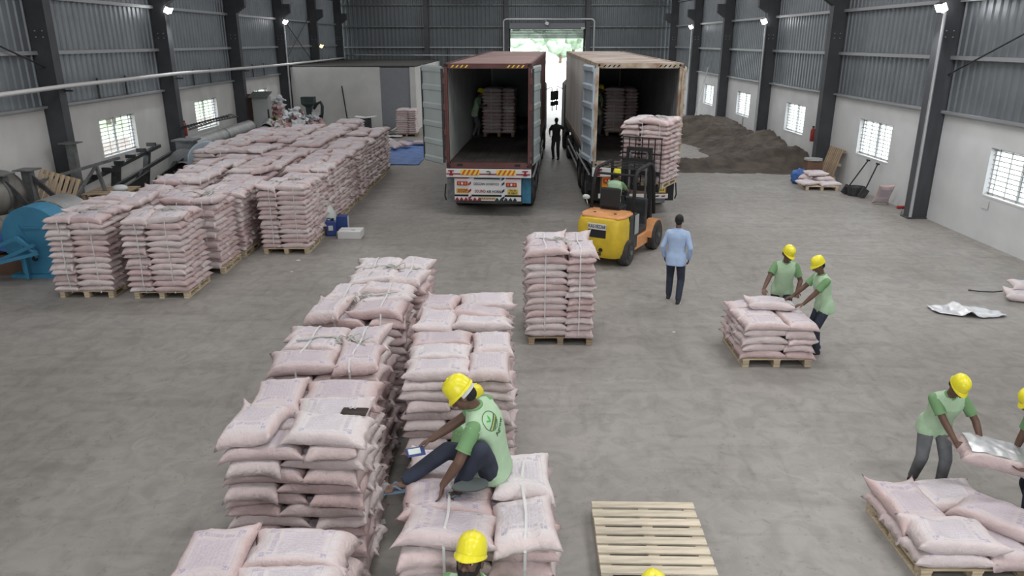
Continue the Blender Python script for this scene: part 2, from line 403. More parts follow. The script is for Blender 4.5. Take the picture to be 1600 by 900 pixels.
    p.inputs['Roughness'].default_value = 0.5; p.inputs['Specular IOR Level'].default_value = 0.35
    return m
PINK = (0.585, 0.465, 0.46)
M['sack'] = sack_material('pink_woven_sack', 0, PINK)
M['sack_b'] = sack_material('pale_woven_sack', 1.7, (0.60, 0.50, 0.50))
M['sack_stuff'] = sack_material('pink_woven_sacks', 2.4, (0.575, 0.45, 0.445), True)

# ================================================================== THE HALL
XL, XR, YB, YF = -13.05, 12.0, 58.0, -6.0          # wall faces
FRAMES = [-0.5, 6.8, 14.05, 21.3, 28.6, 35.9, 43.1, 50.3, 57.5]
ZL, ZR = 3.12, 3.0                                   # top of the masonry on each side
EAVE = 9.3
b = MB(); b.grid(lambda u, v: (XL - 0.3 + u * (XR - XL + 0.6), YF - 0.3 + v * (YB - YF + 0.6), 0), 4, 8)
structure(b.build('floor', M['floor'], fix=False))

WIN_L = [(9.35, 11.65), (16.5, 18.8), (23.77, 26.1), (31.2, 33.55), (38.5, 40.65)]
WIN_R = [(2.2, 4.5), (9.4, 11.6), (16.5, 18.8), (23.87, 26.2), (31.28, 33.52), (38.75, 41.05), (46.0, 48.3)]
def masonry(name, x, dx, wins, z0, z1, top, m):
    w = MB(); xc = x + dx / 2; ys = YF
    for a, c in wins:
        w.box((xc, (ys + a) / 2, top / 2), (abs(dx), a - ys, top))
        w.box((xc, (a + c) / 2, z0 / 2), (abs(dx), c - a, z0))
        w.box((xc, (a + c) / 2, (z1 + top) / 2), (abs(dx), c - a, top - z1)); ys = c
    w.box((xc, (ys + YB) / 2, top / 2), (abs(dx), YB - ys, top))
    return structure(w.build(name, m))
wall_l = masonry('wall_left', XL, -0.28, WIN_L, 1.36, 2.55, ZL, M['white_wall'])
wall_r = masonry('wall_right', XR, 0.28, WIN_R, 1.18, 2.36, ZR, M['white_cold'])

def corrugated(y0, y1, z0, z1, x, sgn, pitch=0.30, depth=0.035):
    """ribbed sheet in the plane x, ribs vertical; sgn points into the hall"""
    g = MB(); ys = []; y = y0
    prof = [(0, 0), (0.42, 0), (0.54, 1), (0.86, 1)]
    k = 0
    while y < y1 - 1e-6:
        for u, d in prof:
            yy = y + u * pitch
            if yy <= y1: ys.append((yy, d))
        y += pitch
    ys.append((y1, 0))
    vs = []
    for yy, d in ys: vs += [(x + sgn * depth * d, yy, z0), (x + sgn * depth * d, yy, z1)]
    g.add(vs, [(2 * i, 2 * i + 2, 2 * i + 3, 2 * i + 1) for i in range(len(ys) - 1)])
    return g
for side, x, sgn, zt, parent in (('l', XL, 1, ZL, wall_l), ('r', XR, -1, ZR, wall_r)):
    fr = [YF] + FRAMES + [YB]
    for i in range(len(fr) - 1):
        if fr[i + 1] - fr[i] < 1: continue
        corrugated(fr[i], fr[i + 1], zt - 0.02, EAVE, x - sgn * 0.06, sgn).build('cladding_sheet', M['clad'], parent)
        for z in (zt + 0.03, zt + 1.47, zt + 2.93, zt + 4.6):
            g = MB(); g.box((x + sgn * 0.06, (fr[i] + fr[i + 1]) / 2, z), (0.12, fr[i + 1] - fr[i], 0.10 if z > zt + 0.5 else 0.07))
            g.build('girt', M['girt'], parent)
        # sag rods between girts
        for t in (0.38, 0.62) if side == 'l' else ():
            y = fr[i] + (fr[i + 1] - fr[i]) * t
            g = MB(); g.box((x + sgn * 0.03, y, zt + 0.36), (0.03, 0.07, 0.65)); g.build('cladding_post', M['dark_steel'], parent)

# windows: frame, grille, panes
def window(n, x, sgn, y0, y1, z0, z1):
    f = MB(); t = 0.05
    xo = x - sgn * 0.17
    f.box((xo, (y0 + y1) / 2, z0 + t / 2), (0.07, y1 - y0, t)); f.box((xo, (y0 + y1) / 2, z1 - t / 2), (0.07, y1 - y0, t))
    f.box((xo, y0 + t / 2, (z0 + z1) / 2), (0.07, t, z1 - z0)); f.box((xo, y1 - t / 2, (z0 + z1) / 2), (0.07, t, z1 - z0))
    o = structure(f.build('window_%d' % n, M['white_paint']))
    for k in range(2):
        w = (y1 - y0 - 2 * t) / 2
        g = MB(); g.box((xo - sgn * 0.02, y0 + t + w * (k + 0.5), (z0 + z1) / 2), (0.006, w - 0.02, z1 - z0 - 2 * t)); g.build('pane', M['glass'], o)
    for k in (1,):
        g = MB(); g.box((xo, y0 + (y1 - y0) * k / 2, (z0 + z1) / 2), (0.05, 0.055, z1 - z0 - 2 * t)); g.build('mullion', M['cabinet'], o)
    for k in range(10):
        z = z0 + (z1 - z0) * (k + 0.5) / 10
        g = MB(); g.box((x - sgn * 0.10, (y0 + y1) / 2, z), (0.018, y1 - y0 - 0.02, 0.022)); g.build('grille_bar', M['cabinet'], o)
    for k in range(5):
        y = y0 + (y1 - y0) * (k + 0.5) / 5
        g = MB(); g.box((x - sgn * 0.115, y, (z0 + z1) / 2), (0.02, 0.024, z1 - z0)); g.build('grille_upright', M['cabinet'], o)
    g = MB(); g.box((x - sgn * 0.12, (y0 + y1) / 2, z0 - 0.015), (0.26, y1 - y0 - 0.01, 0.04)); g.build('window_sill', M['white_paint'], o)
n = 1
for y0, y1 in WIN_L: window(n, XL, 1, y0, y1, 1.36, 2.55); n += 1
for y0, y1 in WIN_R: window(n, XR, -1, y0, y1, 1.18, 2.36); n += 1

# steel portal columns (I-section, with crane brackets)
def column(x, y, sgn, scuffed=False):
    """sgn points into the hall; x is the wall face"""
    d = 0.50; o = MB(); m = M['column_scuffed'] if scuffed else M['column']
    o.box((x + sgn * 0.25, y, EAVE / 2), (d - 0.04, 0.05, EAVE))                      # web
    root = structure(o.build('trim_%d' % column.n, m)); column.n += 1
    for k, t in ((0.01, 0.02), (0.49, 0.03)):
        g = MB(); g.box((x + sgn * k, y, EAVE / 2), (t, 0.34, EAVE)); g.build('flange', m, root)
    # boxed-in sides of the column
    g = MB(); g.box((x + sgn * 0.25, y - 0.145, EAVE / 2), (d - 0.05, 0.03, EAVE)); g.build('side_plate', m, root)
    g = MB(); g.prism([(sgn * 0.50, 6.1), (sgn * 0.92, 6.38), (sgn * 0.92, 6.8), (sgn * 0.50, 6.8)], y - 0.14, y + 0.14, 'y')
    g.v = [(vx + x, vy, vz) for vx, vy, vz in g.v]; g.build('crane_bracket', m, root)
    g = MB(); g.box((x + sgn * 0.26, y, 0.015), (0.62, 0.44, 0.03)); g.build('base_plate', m, root)
    for dz in (0, 0.16):
        for dy in (-0.10, 0.10):
            g = MB(); g.cyl((x + sgn * 0.26 + dy * sgn, y - 0.16, 5.0 + dz), (x + sgn * 0.26 + dy * sgn, y - 0.18, 5.0 + dz), 0.02, 6); g.build('bolt', M['galv'], root)
column.n = 1
for y in FRAMES:
    column(XL, y, 1); column(XR, y, -1, y > 20 and y < 22)

# back wall with the vehicle opening
DX0, DX1, DZ = -0.24, 5.21, 5.75
def back_sheet(x0, x1, z0, z1):
    g = corrugated(x0, x1, z0, z1, 0, 1, 0.30); g.v = [(vy, YB + 0.05 - vx, vz) for vx, vy, vz in g.v]; return g
wb = MB(); wb.box(((XL + DX0) / 2, YB + 0.2, EAVE / 2), (DX0 - XL, 0.1, EAVE)); wb.box(((XR + DX1) / 2, YB + 0.2, EAVE / 2), (XR - DX1, 0.1, EAVE))
wb.box(((DX0 + DX1) / 2, YB + 0.2, (DZ + 0.35 + EAVE) / 2), (DX1 - DX0, 0.1, EAVE - DZ - 0.35))
wall_b = structure(wb.build('wall_back', M['sheet_roof']))
xs = [XL, -6.4, DX0 - 0.05, DX1 + 0.05, 8.6, XR]
for i in range(5):
    z0 = 0 if i != 2 else DZ + 0.30
    back_sheet(xs[i], xs[i + 1], z0, EAVE).build('cladding_sheet', M['clad_back'], wall_b)
    for z in (3.0, 4.45, 5.9, 7.4):
        if i == 2 and z < 7: continue
        g = MB(); g.box(((xs[i] + xs[i + 1]) / 2, YB - 0.06, z), (xs[i + 1] - xs[i], 0.1, 0.09)); g.build('girt', M['girt'] if z < 5 else M['grey_steel'], wall_b)
for x in (-6.4, DX0 - 0.28, DX1 + 0.28):
    g = MB(); g.box((x, YB - 0.16, EAVE / 2), (0.34, 0.3, EAVE)); g.build('wind_post', M['column'], wall_b)
for x in (-4.9, -2.7):
    g = MB(); g.box((x, YB - 0.04, 3.8), (0.07, 0.06, 1.3)); g.build('cladding_post', M['dark_steel'], wall_b)
# roller shutter: box and the rolled-down strip of slats
sh = MB(); sh.box(((DX0 + DX1) / 2, YB - 0.05, 5.95), (DX1 - DX0 + 0.1, 0.42, 0.40))
door = structure(sh.build('door_1', M['shutter']))
for k in range(9):
    g = MB(); g.box(((DX0 + DX1) / 2, YB + 0.10, 5.72 - 0.075 * k), (DX1 - DX0, 0.03, 0.065)); g.build('slat', M['shutter'], door)
for x in (DX0 - 0.02, DX1 + 0.02):
    g = MB(); g.box((x, YB + 0.06, 2.9), (0.10, 0.14, 5.8)); g.build('guide_rail', M['dark_steel'], door)
g = MB(); g.box((DX1 - 0.1, YB - 0.30, 5.80), (0.28, 0.12, 0.12)); g.build('motor', M['galv'], door)
# pipe goalpost round the opening
g = MB(); g.tube([(-0.72, YB - 0.4, 0), (-0.72, YB - 0.4, 6.25), (-0.66, YB - 0.4, 6.36), (-0.5, YB - 0.4, 6.42), (5.7, YB - 0.4, 6.42), (5.86, YB - 0.4, 6.36), (5.92, YB - 0.4, 6.25), (5.92, YB - 0.4, 0)], 0.055, 8)
structure(g.build('trim_30', M['galv'], smooth=True))

# front gable, behind the camera, its unseen opening sized for the daylight it admits
wf = MB(); wf.box((-7.8, YF - 0.1, EAVE / 2), (10.6, 0.1, EAVE)); wf.box((7.25, YF - 0.1, EAVE / 2), (9.5, 0.1, EAVE)); wf.box((0, YF - 0.1, 7.2), (5.0, 0.1, 4.2))
structure(wf.build('wall_front', M['clad_back']))
# roof
rf = MB()
xm = (XL + XR) / 2
for s in (-1, 1):
    x0 = XL - 0.4 if s < 0 else XR + 0.4
    rf.add([(x0, YF - 0.4, EAVE), (xm, YF - 0.4, EAVE + 1.6), (xm, YB + 0.4, EAVE + 1.6), (x0, YB + 0.4, EAVE)], [(0, 1, 2, 3)])
structure(rf.build('ceiling', M['sheet_roof']))
g = MB(); g.add([(XL, YB + .1, EAVE), (XR, YB + .1, EAVE), (xm, YB + .1, EAVE + 1.6)], [(0, 1, 2)]); g.add([(XL, YF - .1, EAVE), (XR, YF - .1, EAVE), (xm, YF - .1, EAVE + 1.6)], [(0, 1, 2)])
structure(g.build('trim_31', M['clad_back']))

# long white pipe on brackets along the left columns
pipe = MB(); pts = [(-12.42, y, z) for y, z in ((-2, 3.62), (14.05, 3.64), (18.5, 3.66), (21.3, 3.71), (25, 3.73), (28.6, 3.76), (32, 3.73), (35.9, 3.71), (43.1, 3.68), (50, 3.7), (57.3, 3.72))]
pipe.tube(pts, 0.06, 8); po = structure(pipe.build('trim_32', M['white_paint'], smooth=True))
for y in FRAMES[2:]:
    g = MB(); g.bar((-12.6, y + 0.1, 3.58), (-12.3, y + 0.1, 3.58), 0.05, 0.05); g.build('pipe_bracket', M['dark_steel'], po)
g = MB(); g.tube([(-12.4, 57.3, 3.9), (-6, 57.4, 3.9), (-1.0, 57.5, 3.9)], 0.04, 6); structure(g.build('trim_33', M['galv'], smooth=True))

# cross bracing rods
for a, c in (((-12.95, 15.0, 6.3), (-12.8, 21.2, 4.2)), ((11.9, 21.2, 4.0), (11.8, 15.0, 6.2)), ((-12.9, 43.4, 6.4), (-12.9, 50.0, 3.6)), ((-12.9, 43.4, 3.6), (-12.9, 50.0, 6.4))):
    g = MB(); g.cyl(a, c, 0.022, 6); structure(g.build('trim_%d' % (34 + len([1 for o in bpy.data.objects if o.name.startswith('trim_3')]) - 4), M['dark_steel']))

# partition room in the far left corner
PY = 43.3
pr_ = MB(); pr_.box((-10.0, PY + 0.1, 1.75), (5.0, 0.2, 3.5)); pr_.box((-5.66, PY + 0.1, 1.75), (0.32, 0.2, 3.5)); pr_.box((-5.6, (PY + YB) / 2, 1.75), (0.2, YB - PY - 0.4, 3.5))
wp = structure(pr_.build('wall_partition', M['white_wall']))
g = MB(); g.box((-6.67, PY + 0.14, 1.75), (1.70, 0.12, 3.44)); g.build('grey_board', M['panel_grey'], wp)
g = MB(); g.box((-9.15, (PY + YB) / 2, 3.52), (7.2, YB - PY - 0.3, 0.12)); g.build('roof_slab', M['slab'], wp)

# ------------------------------------------------------------------ outside
g = MB(); g.grid(lambda u, v: (-500 + 1000 * u, -300 + 1100 * v, -0.06), 2, 2); structure(g.build('ground', M['yard'], fix=False))
for x0, x1, nm in ((-60, -16.5, 'lawn_left'), (40, 90, 'lawn_right')):
    g = MB(); g.box(((x0 + x1) / 2, 30, -0.03), (x1 - x0, 120, 0.04)); structure(g.build(nm, M['grass']))
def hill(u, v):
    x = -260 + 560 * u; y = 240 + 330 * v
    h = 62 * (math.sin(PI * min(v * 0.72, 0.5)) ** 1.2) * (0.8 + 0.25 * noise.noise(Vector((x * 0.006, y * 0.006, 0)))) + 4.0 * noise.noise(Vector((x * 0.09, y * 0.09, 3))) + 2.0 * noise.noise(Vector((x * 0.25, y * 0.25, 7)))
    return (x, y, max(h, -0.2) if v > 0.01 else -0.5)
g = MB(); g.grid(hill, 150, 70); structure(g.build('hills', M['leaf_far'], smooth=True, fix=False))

def tree(x, y, h, r, label, seed):
    rr = random.Random(seed)
    t = thing('tree', label, 'tree', (x, y, -0.06), 0, 'trees outside the rear opening')
    k = MB(); k.tube([(0, 0, 0), (0.1, 0, h * 0.3), (0, 0.1, h * 0.55)], [r * 0.09, r * 0.07, r * 0.04], 7); k.build('trunk', M['bark'], t)
    c = MB()
    for i in range(16):
        a = rr.random() * 2 * PI; q = math.sqrt(rr.random()) * r * 0.75; z = h * (0.35 + 0.5 * rr.random())
        s = r * (0.32 + 0.25 * rr.random()); c.ell((q * math.cos(a), q * math.sin(a), z), s, s, s * 0.85, None, 8, 6)
    o = c.build('crown', M['leaf'], t, smooth=True)
    for v in o.data.vertices:
        d = noise.noise(v.co * 0.9 + Vector((seed, 0, 0))); v.co += v.co.normalized() * 0
        v.co.x += d * r * 0.18; v.co.y += noise.noise(v.co * 0.9 + Vector((0, seed, 9))) * r * 0.18; v.co.z += d * r * 0.15
TREES = [(2.5, 178, 7.0, 4.0), (11, 182, 8.6, 4.2), (20, 180, 7.6, 4.2), (-7, 185, 9, 4.6), (-17, 190, 10, 5), (29, 188, 10, 5.0), (15, 196, 11, 5), (4.0, 198, 11, 5), (-28, 192, 10, 5), (40, 190, 10, 5)]
WORDS = ['small round bush', 'round green tree', 'low bushy tree', 'tree', 'tall tree', 'tall tree', 'taller rear tree', 'taller rear tree', 'far tree', 'far tree']
POS = ['left edge of the gap between the trucks', 'middle of the gap between the trucks', 'right side of the gap between the trucks', 'left part of the rear opening', 'far left of the rear opening', 'right end of the rear opening', 'second line right of the gap', 'second line left of the gap', 'yard left of the rear opening', 'yard right of the rear opening']
for i, (x, y, h, r) in enumerate(TREES):
    tree(x, y, h, r, 'pale green %s outside, %s' % (WORDS[i], POS[i]), i * 13 + 5)
for i, (x, y, h, r) in enumerate([(-24, 30, 6, 3), (-25, 47, 6.5, 3.2), (-27, 62, 7, 3.4)]):
    tree(x, y, h, r, 'green tree on the lawn outside the left wall windows, number %s from the front' % ['one', 'two', 'three'][i], 90 + i)
# brick-red low wall outside the left windows
g = MB(); g.box((-16.2, 30, 0.55), (0.2, 60, 1.1)); structure(g.build('yard_wall', mat('brick_red_render', (0.60, 0.50, 0.46), 0.9, var=0.1)))

# ------------------------------------------------------------------ floodlights on the columns
def floodlight(x, y, z, sgn, label, dim=False, pole=True):
    t = thing('floodlight', label, 'lamp', (x, y, z), 0, 'floodlights on the hall columns')
    h = MB(); h.box((0, 0, 0), (0.10, 0.30, 0.24), Matrix.Rotation(sgn * 0.5, 3, 'Y')); h.build('housing', M['dark_steel'], t, bevel=0.015)
    l = MB(); l.box((sgn * 0.055, -0.01, -0.03), (0.02, 0.26, 0.20), Matrix.Rotation(sgn * 0.5, 3, 'Y')); l.build('lens', M['lamp_dim' if dim else 'lamp'], t)
    l = MB(); l.box((0, -0.155, -0.02), (0.17, 0.015, 0.2), Matrix.Rotation(sgn * 0.5, 3, 'Y')); l.build('lens_side', M['lamp_dim' if dim else 'lamp'], t)
    k = MB(); k.bar((-sgn * 0.12, 0, -0.02), (0, 0, -0.02), 0.04, 0.04); k.build('bracket', M['galv'], t)
    if pole:
        k = MB(); k.cyl((-sgn * 0.05, -0.18, -0.12), (-sgn * 0.05, -0.18, -z + 0.1), 0.045, 8); k.build('conduit', M['galv'], t)
    if not dim:
        d = bpy.data.lights.new('floodlight_bulb', 'SPOT'); d.energy = 260; d.spot_size = 2.4; d.shadow_soft_size = 0.15; d.color = (0.95, 0.98, 1)
        o = bpy.data.objects.new('bulb', d); COL.objects.link(o); o.parent = t; o.location = (sgn * 0.12, -0.05, -0.06); o.rotation_euler = (0, -sgn * 0.75, 0)
floodlight(-12.43, 28.55, 5.96, 1, 'lit white floodlight on the left wall column, nearer of the two', pole=False)
floodlight(-12.43, 43.0, 5.9, 1, 'lit white floodlight on the left wall column above the partition room')
floodlight(11.36, 21.1, 5.75, -1, 'lit white floodlight nearest the camera on the right wall columns')
floodlight(11.36, 35.8, 5.75, -1, 'lit white floodlight on the right wall, middle one of three')
floodlight(11.36, 50.4, 5.76, -1, 'lit white floodlight farthest back on the right wall columns')
floodlight(-12.3, 50.1, 4.6, 1, 'dim yellowish lamp on the last but one left wall column', True, False)
t = thing('ceiling_lamp', 'small white lamp hanging under the pipe above the rear opening', 'lamp', (2.45, YB - 0.45, 6.12))
k = MB(); k.ell((0, 0, 0), 0.16, 0.16, 0.11, None, 12, 6); k.build('shade', M['white_paint'], t, smooth=True)
k = MB(); k.tube([(0, 0, 0.1), (-0.12, 0, 0.2), (-0.12, 0, 0.3)], 0.02, 6); k.build('hanger', M['galv'], t)

# ================================================================== SACKS AND PALLETS
def sack_mesh(name, seed, nu, nv, m, L=0.73, W=0.48, T=0.150, flop=0.035, puff=1.0, fine=1.0):
    rr = random.Random(seed); S = Vector((seed * 3.7, seed * 1.9, 0))
    cz = [rr.uniform(-flop, flop * 1.5) * (0.4 + 0.6 * fine) for _ in range(4)]                 # each corner ear stands up or hangs
    ex = [rr.uniform(-0.015, 0.02) for _ in range(4)]
    vs = []; uv = []; idx = {}
    us = [-1 + 2 * i / nu for i in range(nu + 1)]; vv = [-1 + 2 * j / nv for j in range(nv + 1)]
    # denser rows near the seams
    us = [math.copysign(abs(u) ** 0.72, u) for u in us]; vv = [math.copysign(abs(v) ** 0.62, v) for v in vv]
    fin = [rr.uniform(-0.055, 0.03) * fine, rr.uniform(-0.055, 0.03) * fine]; sag = rr.uniform(-0.012, 0.016); sag2 = rr.uniform(-0.008, 0.008)
    def pt(u, v, s):
        fill = max(0, 1 - abs(u) ** 6.0) ** 0.6 * max(0, 1 - abs(v) ** 5.5) ** 0.42
        n1 = noise.noise(Vector((u * 2.2, v * 1.8, s * 2)) + S); n2 = noise.noise(Vector((u * 6, v * 5, s * 3)) + S)
        x = L / 2 * u * (0.90 + 0.10 * abs(v) ** 2.5); y = W / 2 * v * (0.87 + 0.13 * abs(u) ** 3.5)
        x += 0.012 * n1; y += 0.014 * noise.noise(Vector((u * 1.7, v * 1.5, 5)) + S)
        z = s * T / 2 * fill * (1 + 0.16 * n1 * puff) + 0.010 * fine * n2 * fill + 0.007 * fine * noise.noise(Vector((u * 11, v * 9, s)) + S) * (fill > 0.02)
        if s < 0: z *= 0.86
        # gathered cloth near the two stitched ends
        z += s * 0.010 * fine * fill * math.sin(v * 13 + seed) * max(0, abs(u) - 0.55)
        q = (0 if u < 0 else 1) + (0 if v < 0 else 2)
        w = (abs(u) ** 5) * (abs(v) ** 3)
        z += cz[q] * w; x += math.copysign(ex[q] * w, u)
        z += 0.012 * (abs(u) ** 6) * noise.noise(Vector((u, v * 2.5, 8)) + S) - 0.012 * abs(u) ** 4
        z += fin[0 if u < 0 else 1] * abs(u) ** 14; x += math.copysign(0.022 * abs(u) ** 10 * (0.6 + noise.noise(Vector((v * 3, u, 2)) + S)), u)
        z += sag * (math.cos(u * PI) * .5) + sag2 * math.sin(u * PI * 1.3 + seed)
        return (x, y, z)
    fs = []; uvs = []
    for s in (1, -1):
        for j, v in enumerate(vv):
            for i, u in enumerate(us):
                edge = i in (0, nu) or j in (0, nv)
                key = (i, j, 0 if edge else s)
                if key not in idx:
                    idx[key] = len(vs); vs.append(pt(u, v, 0 if edge else s)); uv.append(((u + 1) / 2, (v + 1) / 2))
        for j in range(nv):
            for i in range(nu):
                q = []
                for a, c in ((i, j), (i + 1, j), (i + 1, j + 1), (i, j + 1)):
                    edge = a in (0, nu) or c in (0, nv); q.append(idx[(a, c, 0 if edge else s)])
                fs.append(tuple(q if s > 0 else q[::-1]))
    me = bpy.data.meshes.new(name); me.from_pydata(vs, [], fs)
    ul = me.uv_layers.new(name='UVMap')
    for lp in me.loops: ul.data[lp.index].uv = uv[lp.vertex_index]
    if m: me.materials.append(m)
    me.polygons.foreach_set('use_smooth', [True] * len(me.polygons))
    return me
SACK_HI = [sack_mesh('sack', s, 22, 16, M['sack'] if s % 3 else M['sack_b']) for s in range(1, 11)]
SACK_TOP = [sack_mesh('sack', s, 24, 18, M['sack_b'] if s % 2 else M['sack'], L=0.74, W=0.50, T=0.16, flop=0.07, puff=1.6) for s in range(21, 29)]
def low(s, **k):
    me = sack_mesh('low', s, 10, 6, None, fine=0.0, **k); r = ([tuple(v.co) for v in me.vertices], [tuple(p.vertices) for p in me.polygons], [tuple(l.uv) for l in me.uv_layers[0].data])
    bpy.data.meshes.remove(me); return r
SACK_LOW = [low(s) for s in range(41, 49)]
SACK_LOWTOP = [low(s, L=0.74, W=0.50, T=0.165, flop=0.08, puff=1.6) for s in range(51, 57)]
STUFF_V, STUFF_F, STUFF_UV = [], [], []
CUR = []           # sacks of the stack being laid, so that bands, ropes and small things can rest on them
def surface():
    V, F = [], []
    for Mx, top in CUR:
        lv, lf, _ = SACK_LOWTOP[0] if top else SACK_LOW[0]
        o = len(V); V.extend([Mx @ Vector(p) for p in lv]); F.extend([tuple(i + o for i in f) for f in lf])
    return BVHTree.FromPolygons(V, F)
def stuff_sack(Mx, top, k):
    V, F, U = (SACK_LOWTOP if top else SACK_LOW)[k % (6 if top else 8)]
    o = len(STUFF_V); STUFF_V.extend([tuple(Mx @ Vector(p)) for p in V]); STUFF_F.extend([tuple(i + o for i in f) for f in F]); STUFF_UV.extend(U)

def pallet_meshes(w, m):
    out = []
    W, D = 1.10, 1.15
    sl = MB(); sl.box((0, 0, 0), (W, 0.108, 0.02)); out.append(('slat', sl.mesh('slat', m), [(0, -D / 2 + 0.054 + k * (D - 0.108) / 7, 0.13) for k in range(8)]))
    st = MB(); st.box((0, 0, 0), (0.11, D, 0.02)); out.append(('stringer_board', st.mesh('stringer_board', m), [(x, 0, 0.109) for x in (-0.49, 0, 0.49)]))
    bl = MB(); bl.box((0, 0, 0), (0.10, 0.12, 0.078)); out.append(('block', bl.mesh('block', m), [(x, y, 0.060) for x in (-0.49, 0, 0.49) for y in (-0.51, 0, 0.51)]))
    sk = MB(); sk.box((0, 0, 0), (0.10, D, 0.02)); out.append(('skid', sk.mesh('skid', m), [(x, 0, 0.0105) for x in (-0.49, 0, 0.49)]))
    return out
PAL = {k: pallet_meshes(1.1, M[k]) for k in ('wood', 'wood_pale', 'wood_old')}
def pallet(loc, rotz, label, kind='wood', group='wooden pallets in the hall', rot=None):
    t = thing('pallet', label, 'pallet', loc, rotz, group)
    if rot: t.rotation_euler = rot
    for nm, me, spots in PAL[kind]:
        for s in spots:
            o = bpy.data.objects.new(nm, me); COL.objects.link(o); o.parent = t
            o.location = (s[0] + R.uniform(-.004, .004), s[1] + R.uniform(-.004, .004), s[2])
    return t

ORD = ['top', 'second', 'third', 'fourth', 'fifth', 'sixth', 'seventh', 'eighth', 'ninth', 'tenth', 'eleventh', 'twelfth', 'thirteenth', 'bottom']
N_SACK = [0]
INDIV = set()      # filled from INDIV_IDS (the sacks that show largest)
LH = 0.116
def put_sack(sid, Mx, hi_top, label, group, always=False):
    k = N_SACK[0]; N_SACK[0] += 1; CUR.append((Mx, hi_top))
    if always or sid in INDIV_IDS or ALL_INDIV:
        me = SACK_TOP[k % len(SACK_TOP)] if hi_top else SACK_HI[(k * 7) % len(SACK_HI)]
        o = bpy.data.objects.new('sack', me); COL.objects.link(o); o.matrix_world = Mx
        tag(o, label, 'sack', group); o['sid'] = sid
        return o
    stuff_sack(Mx, hi_top, k)

def stack(code, desc, cx, cy, layers, z0=0.14, rotz=0.0, flip=False, alt=True, jit=0.02, full=True, toplayers=None, sx=1.0, skip=(), messy=True, group=None):
    """five sacks to a layer: three laid across on one side, two laid lengthwise on the other"""
    rr = random.Random(sum(ord(c) * (i + 3) for i, c in enumerate(code)))
    B = Matrix.Translation((cx, cy, z0)) @ Matrix.Rotation(rotz, 4, 'Z')
    lean = (rr.uniform(-0.02, 0.02), rr.uniform(-0.015, 0.015)); CUR.clear()
    for l in range(layers):
        if toplayers and l < layers - toplayers: continue
        f = flip ^ (alt and l % 2 == 1)
        for i in range(5):
            if i < 3: p = [-0.235, (-0.385, 0.0, 0.385)[i]]; a = 0.0 if rr.random() < .5 else PI; sc = (1.0, 0.90, 1); where = ['front', 'middle', 'back'][i]; lr = 'left'
            else: p = [0.335, (-0.30, 0.30)[i - 3]]; a = PI / 2 if rr.random() < .5 else -PI / 2; sc = (0.92, 1.02, 1); where = ['front', 'back'][i - 3]; lr = 'right'
            if f:
                p = [-p[0], -p[1]]; a += PI; lr = 'right' if lr == 'left' else 'left'
                where = {'front': 'back', 'back': 'front', 'middle': 'middle'}[where]
            top = l == layers - 1
            if (l, i) in skip: continue
            j = jit * (2.0 if top and messy else 1.0)
            t = l / max(1, layers)
            x = p[0] * sx + rr.uniform(-j, j) + lean[0] * t * 1.5; y = p[1] + rr.uniform(-j, j) + lean[1] * t * 1.5
            z = LH * (l + 0.5) + rr.uniform(-.006, .006) + (rr.uniform(0, .03) if top and messy else 0)
            Mx = B @ Matrix.Translation((x, y, z)) @ Matrix.Rotation(a + rr.uniform(-0.07, 0.07) * (2.0 if top and messy else 1), 4, 'Z')
            if top and messy: Mx = Mx @ Matrix.Rotation(rr.uniform(-0.15, 0.15), 4, 'X') @ Matrix.Rotation(rr.uniform(-0.10, 0.10), 4, 'Y')
            Mx = Mx @ Matrix.Diagonal((*sc, 1))
            n = layers - 1 - l
            lay = 'top layer' if n == 0 else '%s layer down' % (ORD[n] if l else ORD[n])
            put_sack('%s.%d.%d' % (code, l, i), Mx, top and messy, 'pink sack, %s %s, %s, %s' % (where, lr, lay, desc), group or 'sacks of the %s' % desc)

